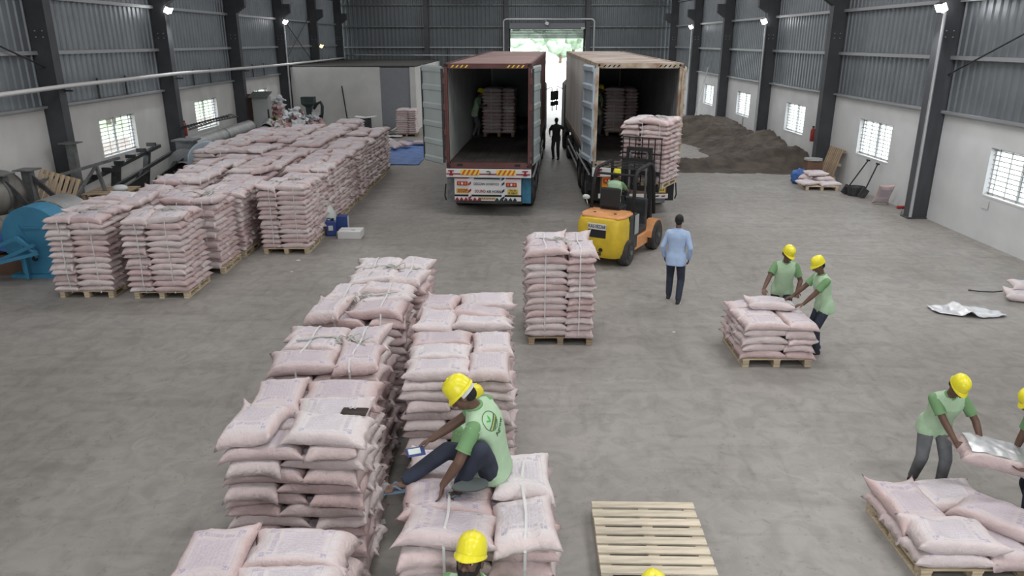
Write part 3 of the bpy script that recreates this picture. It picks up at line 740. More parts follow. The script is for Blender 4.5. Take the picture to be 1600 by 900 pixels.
def straps(desc, cx, cy, layers, z0=0.14, rotz=0.0, xs=(-0.27, 0.30), color='strap', rope=True, hw=0.62, cross=False):
    """bands drawn over the load just laid, from front to back, resting on its sacks"""
    B = Matrix.Translation((cx, cy, z0)) @ Matrix.Rotation(rotz, 4, 'Z'); bv = surface(); Rz = B.to_3x3()
    top = LH * layers + 0.05; rr = random.Random(int(cx * 100)); BI = B.inverted()
    def cast(o, d, dflt):
        h = bv.ray_cast(B @ Vector(o), (Rz @ Vector(d)).normalized()); return BI @ h[0] if h[0] else Vector(dflt)
    def roof(x, y): return cast((x, y, top + 1), (0, 0, -1), (x, y, top - 0.05)).z
    def taut(v, lo):
        # upper hull of the profile: a tight band bridges the hollows
        n = len(v); out = list(v)
        for i in range(n):
            for j in range(max(0, i - 3), i):
                for k in range(i + 1, min(n, i + 4)):
                    q = v[j] + (v[k] - v[j]) * (i - j) / (k - j); out[i] = max(out[i], q)
        return out
    for k, x in enumerate(xs):
        t = thing('binding_strap', '%s white strap over the %s' % (['left', 'right', 'third'][k], desc), 'strap', (cx, cy, z0), rotz, 'straps of the %s' % desc)
        zs = [0.02 + (top - 0.12) * i / 22 for i in range(23)]
        ys = taut([-cast((x, -1.5, z), (0, 1, 0), (x, -hw, z)).y for z in zs], 0)
        pts = [(x, -0.56, -0.03)] + [(x, -y - 0.008, z) for y, z in zip(ys, zs)]
        y0 = -ys[-1]; yy = [y0 + 0.02 + (2 * hw * 0.94 + (-hw - y0) - 0.02) * i / 16 for i in range(17)]
        hs = taut([roof(x, y) for y in yy], 0)
        pts += [(x + 0.012 * math.sin(i * .5 + cx), y, h + 0.006) for i, (y, h) in enumerate(zip(yy, hs))]
        pts += [(x, hw - 0.01, top - 0.12), (x, hw, 0.0)]
        nf = 24; g = MB(); w = 0.0105; vs = []; fs = []; n = len(pts)
        for (a, b_, c) in pts: vs += [(a - w, b_, c), (a + w, b_, c)]
        vs += [(a, b_ + (0.005 if i // 2 < nf else 0), c - (0.005 if i // 2 >= nf else 0)) for i, (a, b_, c) in enumerate(vs)]
        for i in range(n - 1):
            q = 2 * i; fs += [(q, q + 1, q + 3, q + 2), (2 * n + q, 2 * n + q + 2, 2 * n + q + 3, 2 * n + q + 1), (q, q + 2, 2 * n + q + 2, 2 * n + q), (q + 1, 2 * n + q + 1, 2 * n + q + 3, q + 3)]
        g.add(vs, fs); g.build('band', M[color], t)
    if rope:
        t = thing('rope_tie', 'grey rope knotted across the top of the %s' % desc, 'rope', (cx, cy, z0), rotz)
        g = MB(); pts = []
        for i in range(33):
            q = i / 32; x, y = -0.42 + 0.84 * q, 0.02 + 0.06 * math.sin(q * 9 + cx); pts.append((x, y, roof(x, y)))
        hz = taut([p[2] for p in pts], 0); pts = [(p[0], p[1], h + 0.008) for p, h in zip(pts, hz)]
        g.tube(pts, 0.009, 6); g.tube([(x + 0.01, y + 0.022 * math.sin(i * .9), z + 0.006 * math.cos(i * .9)) for i, (x, y, z) in enumerate(pts)], 0.008, 6)
        g.build('cord', M['rope'], t, smooth=True)
        g = MB(); kx = rr.uniform(-0.15, 0.15)
        for s in range(4):
            lp = []
            for i in range(16):
                a = 2 * PI * i / 16; x, y = kx + (0.06 + .025 * s) * math.cos(a + s) + 0.03 * s, 0.02 + (0.045 + .015 * s) * math.sin(a * (1 if s < 2 else 2) + s); lp.append((x, y, roof(x, y) + 0.014 + 0.006 * s))
            g.tube(lp, 0.007, 5, closed=True)
        for e in range(3):
            x0, y0 = kx + .05 * e, .02; dx, dy = rr.uniform(-.2, .2), rr.uniform(-.32, -.1)
            g.tube([(x0 + dx * q + .02 * math.sin(q * 8), y0 + dy * q, roof(x0 + dx * q, y0 + dy * q) + .010) for q in [i / 8 for i in range(9)]], 0.007, 5)
        g.build('knot', M['rope'], t, smooth=True)

ALL_INDIV = False
INDIV_IDS = set("""L0.12.0 R0.11.3 L0.12.3 R0.11.0 L1.12.2 L1.12.4 R0.11.1 R0.11.4 L2.12.0 L1.11.0 L2.12.3 L1.12.3 L1.12.0 R1.12.0 B.0.0 R1.12.3 R0.10.4 L1.12.1 L3.12.2 L1.8.4 L0.12.1 L1.10.2 L3.12.4 L1.6.2 R1.12.1 L1.10.4 R2.12.2 L1.7.3 B.0.3 L1.8.2 R2.12.4 L1.5.0 L1.9.3 R0.9.3 R1.12.4 R1.12.2 R2.12.0 L1.9.0 L1.11.3 L2.12.1 L1.5.3 H.4.0 R0.10.2 L1.6.4 R2.12.3 L2.12.4 R2.12.1 H.4.3 L1.7.0 L2.12.2 S.12.0 L3.12.0 R1.9.4 L4.12.3 R1.8.0 R1.10.0 S.12.3 R1.7.4 L4.12.0 H.2.0 R0.9.0 R1.11.4 L2.11.2 A1.12.2 R0.11.2 A2.12.2 L3.12.3 H.0.0 R1.11.2 L3.11.0 L4.12.4 L3.12.1 L4.12.2 A2.12.4 H.1.0 S.9.0 H.4.1 H.3.0 S.11.0 S.7.0 B.0.1 L3.11.3 L1.4.2 S.5.0 S.1.0 B.0.2 S.10.0 R1.5.4 S.3.0 R1.6.0 A1.7.2 A2.11.2 A1.5.2 S.2.0 A3.12.3 S.8.0 L0.10.0 A1.12.4 A2.8.2 A1.2.2 A1.1.2 S.4.0 A3.12.0 H.3.3 A1.10.2 A2.4.2 S.6.0 A1.11.2 A1.3.2 C0.12.2 R1.9.2 L1.3.3 C2.1.12.0 A1.8.2 A2.7.2 A2.0.2 A2.10.2 A2.9.2 A1.9.2 A2.1.2 S.0.0 A4.12.3 A2.5.2 A2.3.2 A1.4.2 H.0.3 S.12.1 S.10.3 S.0.3 A1.0.2 A2.6.2 L4.12.1 S.8.3 L1.0.1 A2.2.2 L1.6.1 L1.8.1 L1.4.1 F.12.2 S.12.2 H.1.3 R1.10.3 C0.12.4 A1.6.2 S.12.4 C0.1.12.0 A2.7.4 S.11.3 A1.12.0 S.3.3 H.2.3 C2.1.12.3 A4.12.0 S.5.3 H.4.2 A1.4.4 L3.8.2 S.6.3 S.2.3 A4.12.4 A1.10.4 A2.5.4 C0.6.2 C0.9.2 C0.11.2 A1.2.4 C0.0.2 L3.9.3 C0.2.2 S.9.3 S.4.3 S.1.3 L1.1.3 L1.2.2 A2.1.4 R1.7.2 C0.5.2 L2.11.4 F.11.2 A1.12.1 A1.11.4 C0.3.2 A1.12.3 L2.1.1 A2.9.4 A2.3.4 F.10.2 C1.2.12.3 A1.8.4 L1.10.1 A1.6.4 L4.11.2 A4.12.1 A3.11.2 C0.8.2 C0.7.2 C0.4.2 S.7.3 L2.9.0 A2.12.1 L2.4.3 L3.10.2 F.12.4 A4.12.2 C1.0.11.2 C0.10.2 A3.8.3 C0.1.12.3 C1.2.12.0 A2.10.4 L1.8.0 A1.7.4 A1.5.4 A2.12.0 A3.4.3 C0.1.2 C0.9.4 A2.8.4 A1.0.4 A2.2.4 L1.11.1 C2.0.11.3 C0.11.4 A3.12.1 L2.3.0 F.8.2 C2.1.12.4 C1.0.11.0 R1.8.3 L1.2.1 A1.3.4 A1.1.4 C2.0.11.2 A3.2.3 C2.2.12.3 A3.10.3 C2.2.12.0 C0.5.4 L2.5.0 L1.0.2 C2.5.12.3 A2.11.4 L1.2.0 L2.1.2 C3.0.12.2 C0.3.12.1 C0.12.1 F.10.4 C2.3.12.2 A1.9.4 A2.0.4 L2.11.1 L1.9.4 C0.0.11.0 A3.6.3 A2.4.4 C2.5.12.0 A3.0.3 L3.6.2 F.9.2 A3.7.2 A2.6.4 R0.8.2 F.11.4 A2.12.3 A3.9.2 L2.11.0 L2.9.2 L2.1.0 C0.6.4 C0.1.4 H.4.4 L1.4.0 C2.7.12.3 C1.1.11.1""".split())

# the two middle rows, nearest first
ROWL = 'middle left row'; ROWR = 'middle right row'
stack('L0', 'nearest stack of the %s' % ROWL, -1.66, 3.86, 13, jit=0.015, messy=False, flip=True)
stack('L1', 'second stack of the %s' % ROWL, -1.94, 6.24, 13, flip=True, jit=0.03, sx=1.06); SURF_L1 = surface()
stack('L2', 'third stack of the %s' % ROWL, -2.02, 7.78, 13, jit=0.03, sx=1.06); straps('third stack of the middle left row', -2.02, 7.78, 13)
stack('L3', 'fourth stack of the %s' % ROWL, -1.98, 9.36, 13, flip=True, jit=0.03, sx=1.04); straps('fourth stack of the middle left row', -1.98, 9.36, 13)
stack('L4', 'last stack of the %s' % ROWL, -1.82, 10.62, 13, jit=0.02); straps('last stack of the middle left row', -1.82, 10.62, 13)
for nm, cx, cy in (('nearest', -1.66, 3.86), ('second', -1.96, 6.24), ('third', -2.02, 7.78), ('fourth', -1.98, 9.36), ('last', -1.82, 10.62)):
    pallet((cx, cy, 0), 0.0, 'wooden pallet under the %s stack of the middle left row' % nm)
stack('R0', 'stack under the seated worker', -0.245, 5.03, 12, flip=True, jit=0.02); straps('stack under the seated worker', -0.245, 5.03, 12, xs=(-0.25, 0.33), rope=False); SURF_R0 = surface()
stack('R1', 'stack behind the seated worker', -0.57, 7.60, 13, flip=False, jit=0.02, messy=False)
stack('R2', 'last stack of the %s' % ROWR, -0.62, 8.86, 13, flip=True, jit=0.025)
for d, cx, cy in (('stack under the seated worker', -0.245, 5.03), ('stack behind the seated worker', -0.57, 7.60), ('last stack of the middle right row', -0.62, 8.86)):
    pallet((cx, cy, 0), 0.0, 'wooden pallet under the %s' % d)
# lone stack, half-built stack, bottom right pallet
stack('S', 'lone stack beside the forklift', 0.80, 12.24, 13, alt=False, jit=0.012, group='sacks of the lone stack')
pallet((0.80, 12.24, 0), 0.0, 'wooden pallet under the lone stack beside the forklift', 'wood_old')
straps('lone stack beside the forklift', 0.80, 12.24, 13, hw=0.61)
pallet((4.17, 11.34, 0), 0.0, 'wooden pallet under the waist-high stack between two workers')
stack('H', 'waist-high stack between two workers', 4.17, 11.34, 5, alt=False, jit=0.02, messy=False)
pallet((4.42, 6.42, 0), 0.0, 'wooden pallet at bottom right under two layers of sacks')
stack('B', 'low stack at bottom right', 4.42, 6.42, 1, jit=0.02, flip=False, messy=False)
def lone(sid, x, y, z, rz, label, group=None, rx=0, ry=0, top=True, s=1.0, always=True):
    Mx = Matrix.Translation((x, y, z)) @ Euler((rx, ry, rz)).to_matrix().to_4x4() @ Matrix.Diagonal((s, s, s, 1))
    return put_sack(sid, Mx, top, label, group, always)
lone('B.1', 4.28, 6.12, 0.14 + LH * 1.55, -0.08, 'printed pink sack, front left on the top of the low bottom right stack', 'top sacks of the low stack', s=1.12)
lone('B.2', 4.12, 6.64, 0.14 + LH * 1.45, 1.62, 'printed pink sack, back left on the top of the low bottom right stack', 'top sacks of the low stack', s=1.12)
lone('B.3', 4.92, 6.42, 0.14 + LH * 1.6, -0.75, 'printed pink sack lying askew, front right top of the low stack', 'top sacks of the low stack', s=1.12)
lone('B.4', 4.62, 6.82, 0.14 + LH * 1.35, 0.1, 'pink sack, back middle on the top of the low bottom right stack', 'top sacks of the low stack', s=1.12)
lone('H.t', 4.22, 11.55, 0.14 + LH * 5.55, -0.12, 'pink sack the two workers lay on top of the waist-high stack', None, rx=-0.06)
# the empty pallet
pallet((1.39, 6.36, 0), -0.02, 'empty new wooden pallet on the floor at the bottom centre', 'wood_pale')

# left block: front stacks, then four columns going back
stack('A1', 'leftmost front stack of left block', -8.55, 14.62, 13, alt=False, flip=True, jit=0.025); straps('leftmost front stack of left block', -8.55, 14.62, 13)
stack('A2', 'right front stack of left block', -7.05, 14.60, 13, alt=False, flip=True, jit=0.025); straps('right front stack of left block', -7.05, 14.60, 13)
stack('A3', 'stack behind right front stack', -6.98, 16.28, 13, alt=True, jit=0.025); straps('stack behind right front stack', -6.98, 16.28, 13)
stack('C0', 'front stack of the right column', -5.50, 17.92, 13, alt=False, flip=True, jit=0.02); straps('front stack of the right column', -5.50, 17.92, 13)
pallet((-8.57, 14.67, 0), 0, 'wooden pallet under the leftmost front stack of the left block')
pallet((-7.05, 14.62, 0), 0.02, 'wooden pallet under the right front stack of the left block')
pallet((-6.95, 16.28, 0), 0.03, 'wooden pallet behind the right front stack of the left block')
pallet((-5.50, 17.92, 0), 0, 'wooden pallet under the front stack of the right column')
stack('A4', 'stack behind leftmost front stack', -8.5, 16.0, 13, jit=0.04, toplayers=4)
COLS = [(-5.50, [19.2, 20.45, 21.7, 22.95, 24.35, 25.6, 26.85, 28.1, 29.4], 0), (-6.95, [17.6, 18.9, 20.2, 21.5, 22.8, 24.1, 25.4, 26.7, 28.0, 29.3, 30.6], 1), (-8.3, [17.35, 18.65, 19.95, 21.25, 22.55, 23.85, 25.15, 26.45, 27.75, 29.05, 30.3], 2), (-9.45, [23.9, 25.2, 26.5, 27.8, 29.1], 3)]
NTH = ['first', 'second', 'third', 'fourth', 'fifth', 'sixth', 'seventh', 'eighth', 'ninth', 'tenth', 'eleventh']
for x, ys, ci in COLS:
    for i, y in enumerate(ys):
        xx = x + R.uniform(-.04, .04); lay = 13 if R.random() < .75 else 12
        side = ci == 0 or (ci == 1 and i < 2)
        stack('C%d.%d' % (ci, i), '%s stack of block column %s' % (NTH[i], ['one', 'two', 'three', 'four'][ci]), xx, y, lay, rotz=R.uniform(-.03, .03), jit=0.04, toplayers=None if side or i == 0 else 3, alt=R.random() < .6, flip=R.random() < .5)
        if ci == 0: pallet((xx, y, 0), 0, 'wooden pallet under the %s stack behind the front one of the right column' % NTH[i])
        elif side: pallet((xx, y, 0), 0, 'wooden pallet under the %s stack of the second column' % NTH[i])
        elif i % 3 == 0: pass
        if i < 3: straps('%s stack of block column %s' % (NTH[i], ['one', 'two', 'three', 'four'][ci]), xx, y, lay, rope=False)
# small stack by the grey board
pallet((-5.75, 41.2, 0), 0, 'wooden pallet under the small stack by the grey board', 'wood_old')
stack('P', 'small stack by the grey board', -5.75, 41.2, 11, alt=False, jit=0.01, messy=False, sx=0.95)
# lower heap behind the block
stack('Q1', 'low heap behind the left block', -7.3, 33.6, 12, jit=0.06, toplayers=6); stack('Q2', 'low heap beside the tarpaulin', -6.1, 32.0, 9, jit=0.06)
stack('Q4', 'low heap under the empty bags', -10.3, 35.6, 7, jit=0.08); stack('Q3', 'low heap at the rear left', -8.6, 32.4, 11, jit=0.08, toplayers=4)

# ================================================================== CONTAINERS AND TRAILERS
CW, CH, CL = 2.438, 2.896, 12.19
def side_profile(x, y0, y1, z0, z1, sgn, depth=0.036, pitch=0.278):
    g = MB(); ys = []; y = y0
    while y < y1:
        for u, d in ((0, 0), (0.26, 0), (0.5, 1), (0.76, 1)):
            if y + u * pitch <= y1: ys.append((y + u * pitch, d))
        y += pitch
    ys.append((y1, 0)); vs = []
    for yy, d in ys: vs += [(x + sgn * depth * d, yy, z0), (x + sgn * depth * d, yy, z1)]
    return g.add(vs, [(2 * i, 2 * i + 2, 2 * i + 3, 2 * i + 1) for i in range(len(ys) - 1)])
def container(label, loc, yaw, tilt, body, roof, frame, lin, rib, stripes_m, dl, dr):
    t = thing('shipping_container', label, 'container', loc, yaw); t.rotation_euler.x = tilt
    h = CW / 2
    for s in (-1, 1):
        g = side_profile(s * (h - 0.045), 0.08, CL - 0.08, 0.16, CH - 0.10, s); g.build('side_wall', body, t)
        g = side_profile(s * (h - 0.075), 0.10, CL - 0.12, 0.15, CH - 0.12, s); g.build('side_lining', lin, t)
        g = MB(); g.box((s * (h - 0.04), CL / 2, 0.08), (0.08, CL, 0.16)); g.build('bottom_rail', frame, t)
        g = MB(); g.box((s * (h - 0.035), CL / 2, CH - 0.05), (0.07, CL, 0.09)); g.build('top_rail', frame, t)
        for y in (0.07, CL - 0.07):
            g = MB(); g.box((s * (h - 0.045), y, CH / 2), (0.09, 0.14, CH - 0.02)); g.build('corner_post', frame, t)
            for z in (0.06, CH - 0.06):
                g = MB(); g.box((s * (h - 0.088), y + (0.02 if y < 1 else -0.02), z), (0.18, 0.18, 0.12)); c = g.build('corner_casting', frame, t, bevel=0.008)
                if y < 1:
                    g = MB(); g.cyl((s * (h - 0.09), y - 0.072, z), (s * (h - 0.09), y - 0.069, z), 0.035, 10); g.build('casting_hole', M['black'], c)
    g = MB(); vs = []; n = 44
    for i in range(n * 2 + 1):
        y = 0.12 + (CL - 0.24) * i / (2 * n); d = 0.022 if i % 4 in (1, 2) else 0
        vs += [(-h + .06, y, CH - 0.03), (-h + .2, y, CH - 0.025 + d), (h - .2, y, CH - 0.025 + d), (h - .06, y, CH - 0.03)]
    g.add(vs, [(4 * i + k, 4 * i + k + 1, 4 * i + 5 + k, 4 * i + 4 + k) for i in range(2 * n) for k in range(3)]); g.build('roof_sheet', roof, t)
    for y, w in ((0.25, 0.36), (CL - 0.25, 0.36)):
        g = MB(); g.box((0, y, CH - 0.012), (CW - 0.34, w, 0.02)); g.build('roof_end_plate', roof, t)
    for k in range(7):
        w = (CW - 0.2) / 7
        g = MB(); g.box((-h + 0.1 + w * (k + .5), CL / 2, 0.145), (w - 0.008, CL - 0.2, 0.03)); g.build('deck_board', M['deck'], t)
    g = MB(); g.box((0, CL - 0.05, CH / 2), (CW - 0.2, 0.04, CH - 0.2)); g.build('front_wall', body, t)
    g = MB(); g.box((0, CL - 0.09, CH / 2), (CW - 0.2, 0.03, CH - 0.2)); g.build('front_lining', lin, t)
    g = MB(); g.box((0, 0.07, CH - 0.075), (CW - 0.26, 0.12, 0.13)); hd = g.build('door_header', frame, t)
    for s in (-1, 1):
        for k in range(4):
            x = s * 0.78 + (k - 1.5) * 0.13
            g = MB(); g.prism([(x - 0.055, CH - 0.115), (x - 0.01, CH - 0.115), (x + 0.055, CH - 0.045), (x + 0.01, CH - 0.045)], 0.004, 0.012, 'y'); g.build('warning_stripe', stripes_m, hd)
    g = MB(); g.box((0, 0.07, 0.08), (CW - 0.26, 0.13, 0.16)); sl = g.build('door_sill', frame, t)
    for s in (-1, 1):
        g = MB(); g.box((s * 0.83, 0.003, 0.09), (0.16, 0.012, 0.07)); g.build('sill_pocket', M['black'], sl)
        g = MB(); g.cyl((s * (h - 0.005), -0.03, 0.25), (s * (h - 0.005), -0.03, CH - 0.25), 0.018, 6); g.build('door_hinge_pin', frame, t)
        for z in (0.42, 1.02, 1.72, 2.42):
            g = MB(); g.box((s * (h + 0.0), -0.025, z), (0.07, 0.07, 0.16)); g.build('hinge', frame, t)
    # doors: built in their own frame (hinge at x=0, leaf along +x, inner face towards -y) and swung
    for s, (ang, m) in ((-1, dl), (1, dr)):
        e = bpy.data.objects.new('door', None); COL.objects.link(e); e.parent = t; e.location = (s * (h + 0.02), -0.03, 0.16)
        e.rotation_euler = (0, 0, ang)
        W, H = 1.13, CH - 0.30
        k = s
        g = MB(); g.box((-k * W / 2, 0, H / 2), (W, 0.045, H)); leaf = g.build('door_leaf', m, t); leaf.matrix_local = Matrix.Translation(e.location) @ Matrix.Rotation(ang, 4, 'Z')
        bpy.data.objects.remove(e)
        for z in [0.03 + (H - 0.06) * i / 5 for i in range(6)]:
            g = MB(); g.loft([[(-k * W / 2 + a * (W / 2 - .02), 0.02, z + b * .10) for a, b in ((-1, -1), (1, -1), (1, 1), (-1, 1))], [(-k * W / 2 + a * (W / 2 - .02), rib, z + b * .055) for a, b in ((-1, -1), (1, -1), (1, 1), (-1, 1))]]); g.build('door_rib', m, leaf)
        for x in (0.02, W - 0.02):
            g = MB(); g.box((-k * x, 0.02, H / 2), (0.05, 0.06, H)); g.build('door_edge', M['dark_steel'] if m is M['door_grey'] else m, leaf)
        for x in (0.35, 0.8):
            g = MB(); g.cyl((-k * x, -0.05, -0.06), (-k * x, -0.05, H + 0.06), 0.018, 6); g.build('locking_bar', M['galv'], leaf)
    return t
def wheel(g, x, y, r, w): g.lathe([(0.02, -w / 2), (r * 0.6, -w / 2), (r * 0.9, -w / 2), (r, -w / 2 + 0.04), (r, w / 2 - 0.04), (r * 0.9, w / 2), (r * 0.6, w / 2), (0.02, w / 2)], (x, y, r), 'x', 24)
def trailer(label, loc, yaw, tilt, h, left):
    t = thing('truck_trailer', label, 'truck', loc, yaw)
    P = lambda nm, g, m, **k: g.build(nm, m, t, **k)
    # chassis follows the tilt of the load bed
    tz = math.tan(tilt)
    for s in (-1, 1):
        g = MB(); g.bar((s * 0.48, 0.1, h - 0.2), (s * 0.48, CL, h - 0.2 + tz * CL), 0.12, 0.34); P('chassis_beam', g, M['red'] if not left else M['dark_steel'])
        g = MB(); g.bar((s * 1.16, 0.1, h - 0.09), (s * 1.16, CL, h - 0.09 + tz * CL), 0.08, 0.14); P('side_rail', g, M['grey_steel'])
    for k in range(9):
        y = 0.4 + k * 1.4
        g = MB(); g.box((0, y, h - 0.09 + tz * y), (2.3, 0.10, 0.12)); P('cross_member', g, M['dark_steel'])
    for y in (1.75, 3.05, 4.35):
        g = MB(); g.cyl((-1.1, y, 0.5), (1.1, y, 0.5), 0.07, 10); P('axle', g, M['dark_steel'])
        for s in (-1, 1):
            for x in (s * 0.80, s * 1.10):
                g = MB(); wheel(g, x, y, 0.5, 0.26); o = P('tyre', g, M['tyre'], auto=40)
                g = MB(); g.lathe([(0.02, -0.05), (0.2, -0.05), (0.27, 0.0), (0.27, 0.06), (0.02, 0.06)], (x + s * 0.10, y, 0.5), 'x', 16); g.build('rim', M['grey_steel'], o)
            g = MB(); vs = []
            for i in range(9):
                a = PI * i / 8; vs += [(s * 0.66, y + 0.6 * math.cos(a), 0.5 + 0.58 * math.sin(a)), (s * 1.25, y + 0.6 * math.cos(a), 0.5 + 0.58 * math.sin(a))]
            g.add(vs, [(2 * i, 2 * i + 1, 2 * i + 3, 2 * i + 2) for i in range(8)]); P('mudguard', g, M['dark_steel'])
    for s in (-1, 1):
        for z in (0.55, 0.85):
            g = MB(); g.bar((s * 1.2, 5.2, z), (s * 1.2, 10.2, z + tz * 7), 0.04, 0.08); P('side_guard', g, M['galv'])
        for y in (5.6, 7.2, 8.8):
            g = MB(); g.box((s * 1.17, y, 0.95), (0.06, 0.08, 0.9)); P('guard_post', g, M['dark_steel'])
        g = MB(); g.box((s * 0.9, 9.6, 0.55), (0.14, 0.14, 1.1)); P('landing_leg', g, M['grey_steel'])
        g = MB(); g.tube([(s * 1.26, 0.5, 1.12), (s * 1.28, 1.6, 1.15), (s * 1.28, 4.9, 1.15)], 0.03, 6); P('side_pipe', g, M['galv'])
        g = MB(); g.tube([(s * 1.30, 0.3, 0.9), (s * 1.34, 0.3, 0.55), (s * 1.30, 0.3, 0.42)], 0.02, 6); P('side_lamp_stalk', g, M['black'])
    # tractor in front
    cb = MB(); cb.prism([(-1.2, 0.9), (1.2, 0.9), (1.2, 3.0), (1.0, 3.2), (-1.0, 3.2), (-1.2, 3.0)], CL + 0.9, CL + 2.9, 'y'); c = P('cab', cb, M['green_dark'], bevel=0.05)
    g = MB(); g.box((0, CL + 2.9, 2.4), (2.1, 0.03, 0.9)); g.build('windscreen', M['black'], c)
    g = MB(); g.box((0, CL + 0.2, 0.8), (0.9, 5.2, 0.3)); P('tractor_frame', g, M['dark_steel'])
    for y in (CL - 0.9, CL + 2.2):
        for s in (-1, 1):
            g = MB(); wheel(g, s * 1.02, y, 0.5, 0.3); P('tyre', g, M['tyre'], auto=40)
    for s in (-1, 1):
        g = MB(); g.tube([(s * 1.2, CL + 2.6, 2.75), (s * 1.42, CL + 2.7, 2.85), (s * 1.46, CL + 2.7, 2.6), (s * 1.46, CL + 2.7, 1.75)], 0.025, 6); mi = P('mirror_arm', g, M['black'])
        g = MB(); g.box((s * 1.48, CL + 2.68, 2.45), (0.22, 0.07, 0.42)); g.build('mirror', M['black'], mi, bevel=0.02)
        g = MB(); g.box((s * 1.48, CL + 2.68, 2.08), (0.22, 0.07, 0.2)); g.build('wide_mirror', M['black'], mi, bevel=0.02)
    return t
def hazard_panel(parent, x0, x1, z0, z1, y):
    g = MB(); g.box(((x0 + x1) / 2, y, (z0 + z1) / 2), (x1 - x0, 0.008, z1 - z0)); b = g.build('hazard_panel', M['stripe_yellow'], parent)
    n = 4; w = (x1 - x0) / n; hh = z1 - z0
    for k in range(n):
        a = x0 + k * w + 0.01
        g = MB(); top = min(a + hh * 0.6 + w * 0.48, x1)
        g.prism([(a, z0), (a + w * 0.48, z0), (top, z1), (min(a + hh * 0.6, x1), z1)], y - 0.008, y - 0.004, 'y'); g.build('hazard_stripe', M['stripe_red'], b)
def lamp_cluster(parent, x, z, y, w=0.31, h=0.115):
    g = MB(); g.box((x, y, z), (w, 0.04, h)); c = g.build('tail_lamp', M['glass_red'], parent, bevel=0.012)
    for k, mm in enumerate(('orange_lens', 'white_paint', 'orange_lens')):
        g = MB(); g.box((x + (k - 1) * w * 0.3, y - 0.022, z), (w * 0.17, 0.01, h * 0.55)); g.build('lens', M[mm], c)

# --- left rig
LX, LY, LYAW = -0.71, 21.35, -math.atan2(0.9, 12.19)
TL = 0.0135
lt = trailer('left truck trailer with painted white rear bumper board, carrying the maroon container', (LX, LY, 0), LYAW, TL, 1.42, True)
container('maroon shipping container with its left door swung open, on the left truck', (LX, LY, 1.42), LYAW, TL, M['maroon'], M['maroon_roof'], M['maroon'], M['lining'], 0.045, M['stripe_yellow'], (-(PI + 0.85), M['door_grey']), (1.5 * PI - 0.15, M['door_grey']))
g = MB(); g.box((0, -0.02, 1.285), (2.46, 0.10, 0.235)); beam = g.build('bumper_beam', M['white_paint'], lt, bevel=0.01)
hazard_panel(beam, -0.80, -0.26, 1.235, 1.39, -0.078); hazard_panel(beam, 0.24, 0.78, 1.235, 1.39, -0.078)
for x0, x1 in ((-1.22, -0.80), (-0.26, 0.24), (0.80, 1.20)):
    g = MB(); g.box(((x0 + x1) / 2, -0.075, 1.265), (x1 - x0, 0.01, 0.035)); g.build('red_band', M['ink_red'], beam)
for x in (-1.08, 1.06):
    for z, w in ((1.355, 0.17), (1.235, 0.12)):
        g = MB(); g.box((x, -0.078, z), (w, 0.014, 0.03)); g.build('red_bracket', M['ink_red'], beam)
    g = MB(); g.box((x, -0.078, 1.29), (0.06, 0.014, 0.11)); g.build('red_bracket', M['ink_red'], beam)
g = MB(); g.tube([(0.0, -0.08, 1.27), (0.06, -0.13, 1.29), (0.06, -0.14, 1.34), (0.0, -0.12, 1.355), (-0.05, -0.1, 1.34)], 0.014, 6); g.build('tow_hook', M['black'], beam, smooth=True)
g = MB(); g.box((-0.03, 0.02, 0.905), (1.94, 0.06, 0.50)); board = g.build('bumper_board', M['white_paint'], lt)
YB_ = -0.014
for x0, x1 in ((-0.99, -0.56), (0.50, 0.93)):
    g = MB(); g.box(((x0 + x1) / 2, YB_, 1.135), (x1 - x0, 0.012, 0.03)); g.build('red_band', M['ink_red'], board)
lamp_cluster(board, -0.77, 0.985, YB_ - 0.01); lamp_cluster(board, 0.66, 0.96, YB_ - 0.01)
g = MB(); g.box((-0.76, YB_, 0.765), (0.36, 0.012, 0.135)); st = g.build('stop_plate', M['orange'], board); lettering('STOP', 0.13, M['ink'], st, (-0.76, YB_ - 0.009, 0.765), width=0.27)
g = MB(); g.box((0.70, YB_, 0.745), (0.31, 0.012, 0.155)); st = g.build('number_plate', M['plate_yellow'], board)
lettering('TN 30', 0.075, M['black'], st, (0.70, YB_ - 0.009, 0.785), width=0.19); lettering('R 9807', 0.075, M['black'], st, (0.70, YB_ - 0.009, 0.71), width=0.25)
for x, mm in ((-0.55, 'ink_red'), (0.42, 'ink')):
    g = MB(); g.box((x, YB_ - 0.01, 0.83), (0.085, 0.03, 0.60)); ps = g.build('board_strut', M['white_paint'], board)
    for z in (0.98, 0.77, 0.565) + ((1.13,) if x > 0 else ()):
        g = MB(); g.prism([(x - 0.042, z - 0.06), (x + 0.042, z), (x + 0.042, z + 0.07), (x - 0.042, z + 0.01)], YB_ - 0.032, YB_ - 0.027, 'y'); g.build('strut_stripe', M[mm], ps)
lettering('DECCAN LOGISTICS', 0.10, M['ink'], board, (-0.07, YB_ - 0.006, 0.97), width=0.73)
lettering('SOUND', 0.12, M['ink_red'], board, (-0.25, YB_ - 0.006, 0.755), width=0.32); lettering('AIR HORN', 0.12, M['ink'], board, (0.15, YB_ - 0.006, 0.745), width=0.42)
g = MB(); g.box((-0.05, YB_, 1.125), (0.76, 0.008, 0.035)); g.build('script_line', M['ink'], board)
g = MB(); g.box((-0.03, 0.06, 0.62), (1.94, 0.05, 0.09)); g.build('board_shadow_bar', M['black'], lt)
g = MB(); g.box((-0.03, 0.0, 0.535), (1.94, 0.04, 0.115)); strip = g.build('lower_board', M['white_paint'], lt)
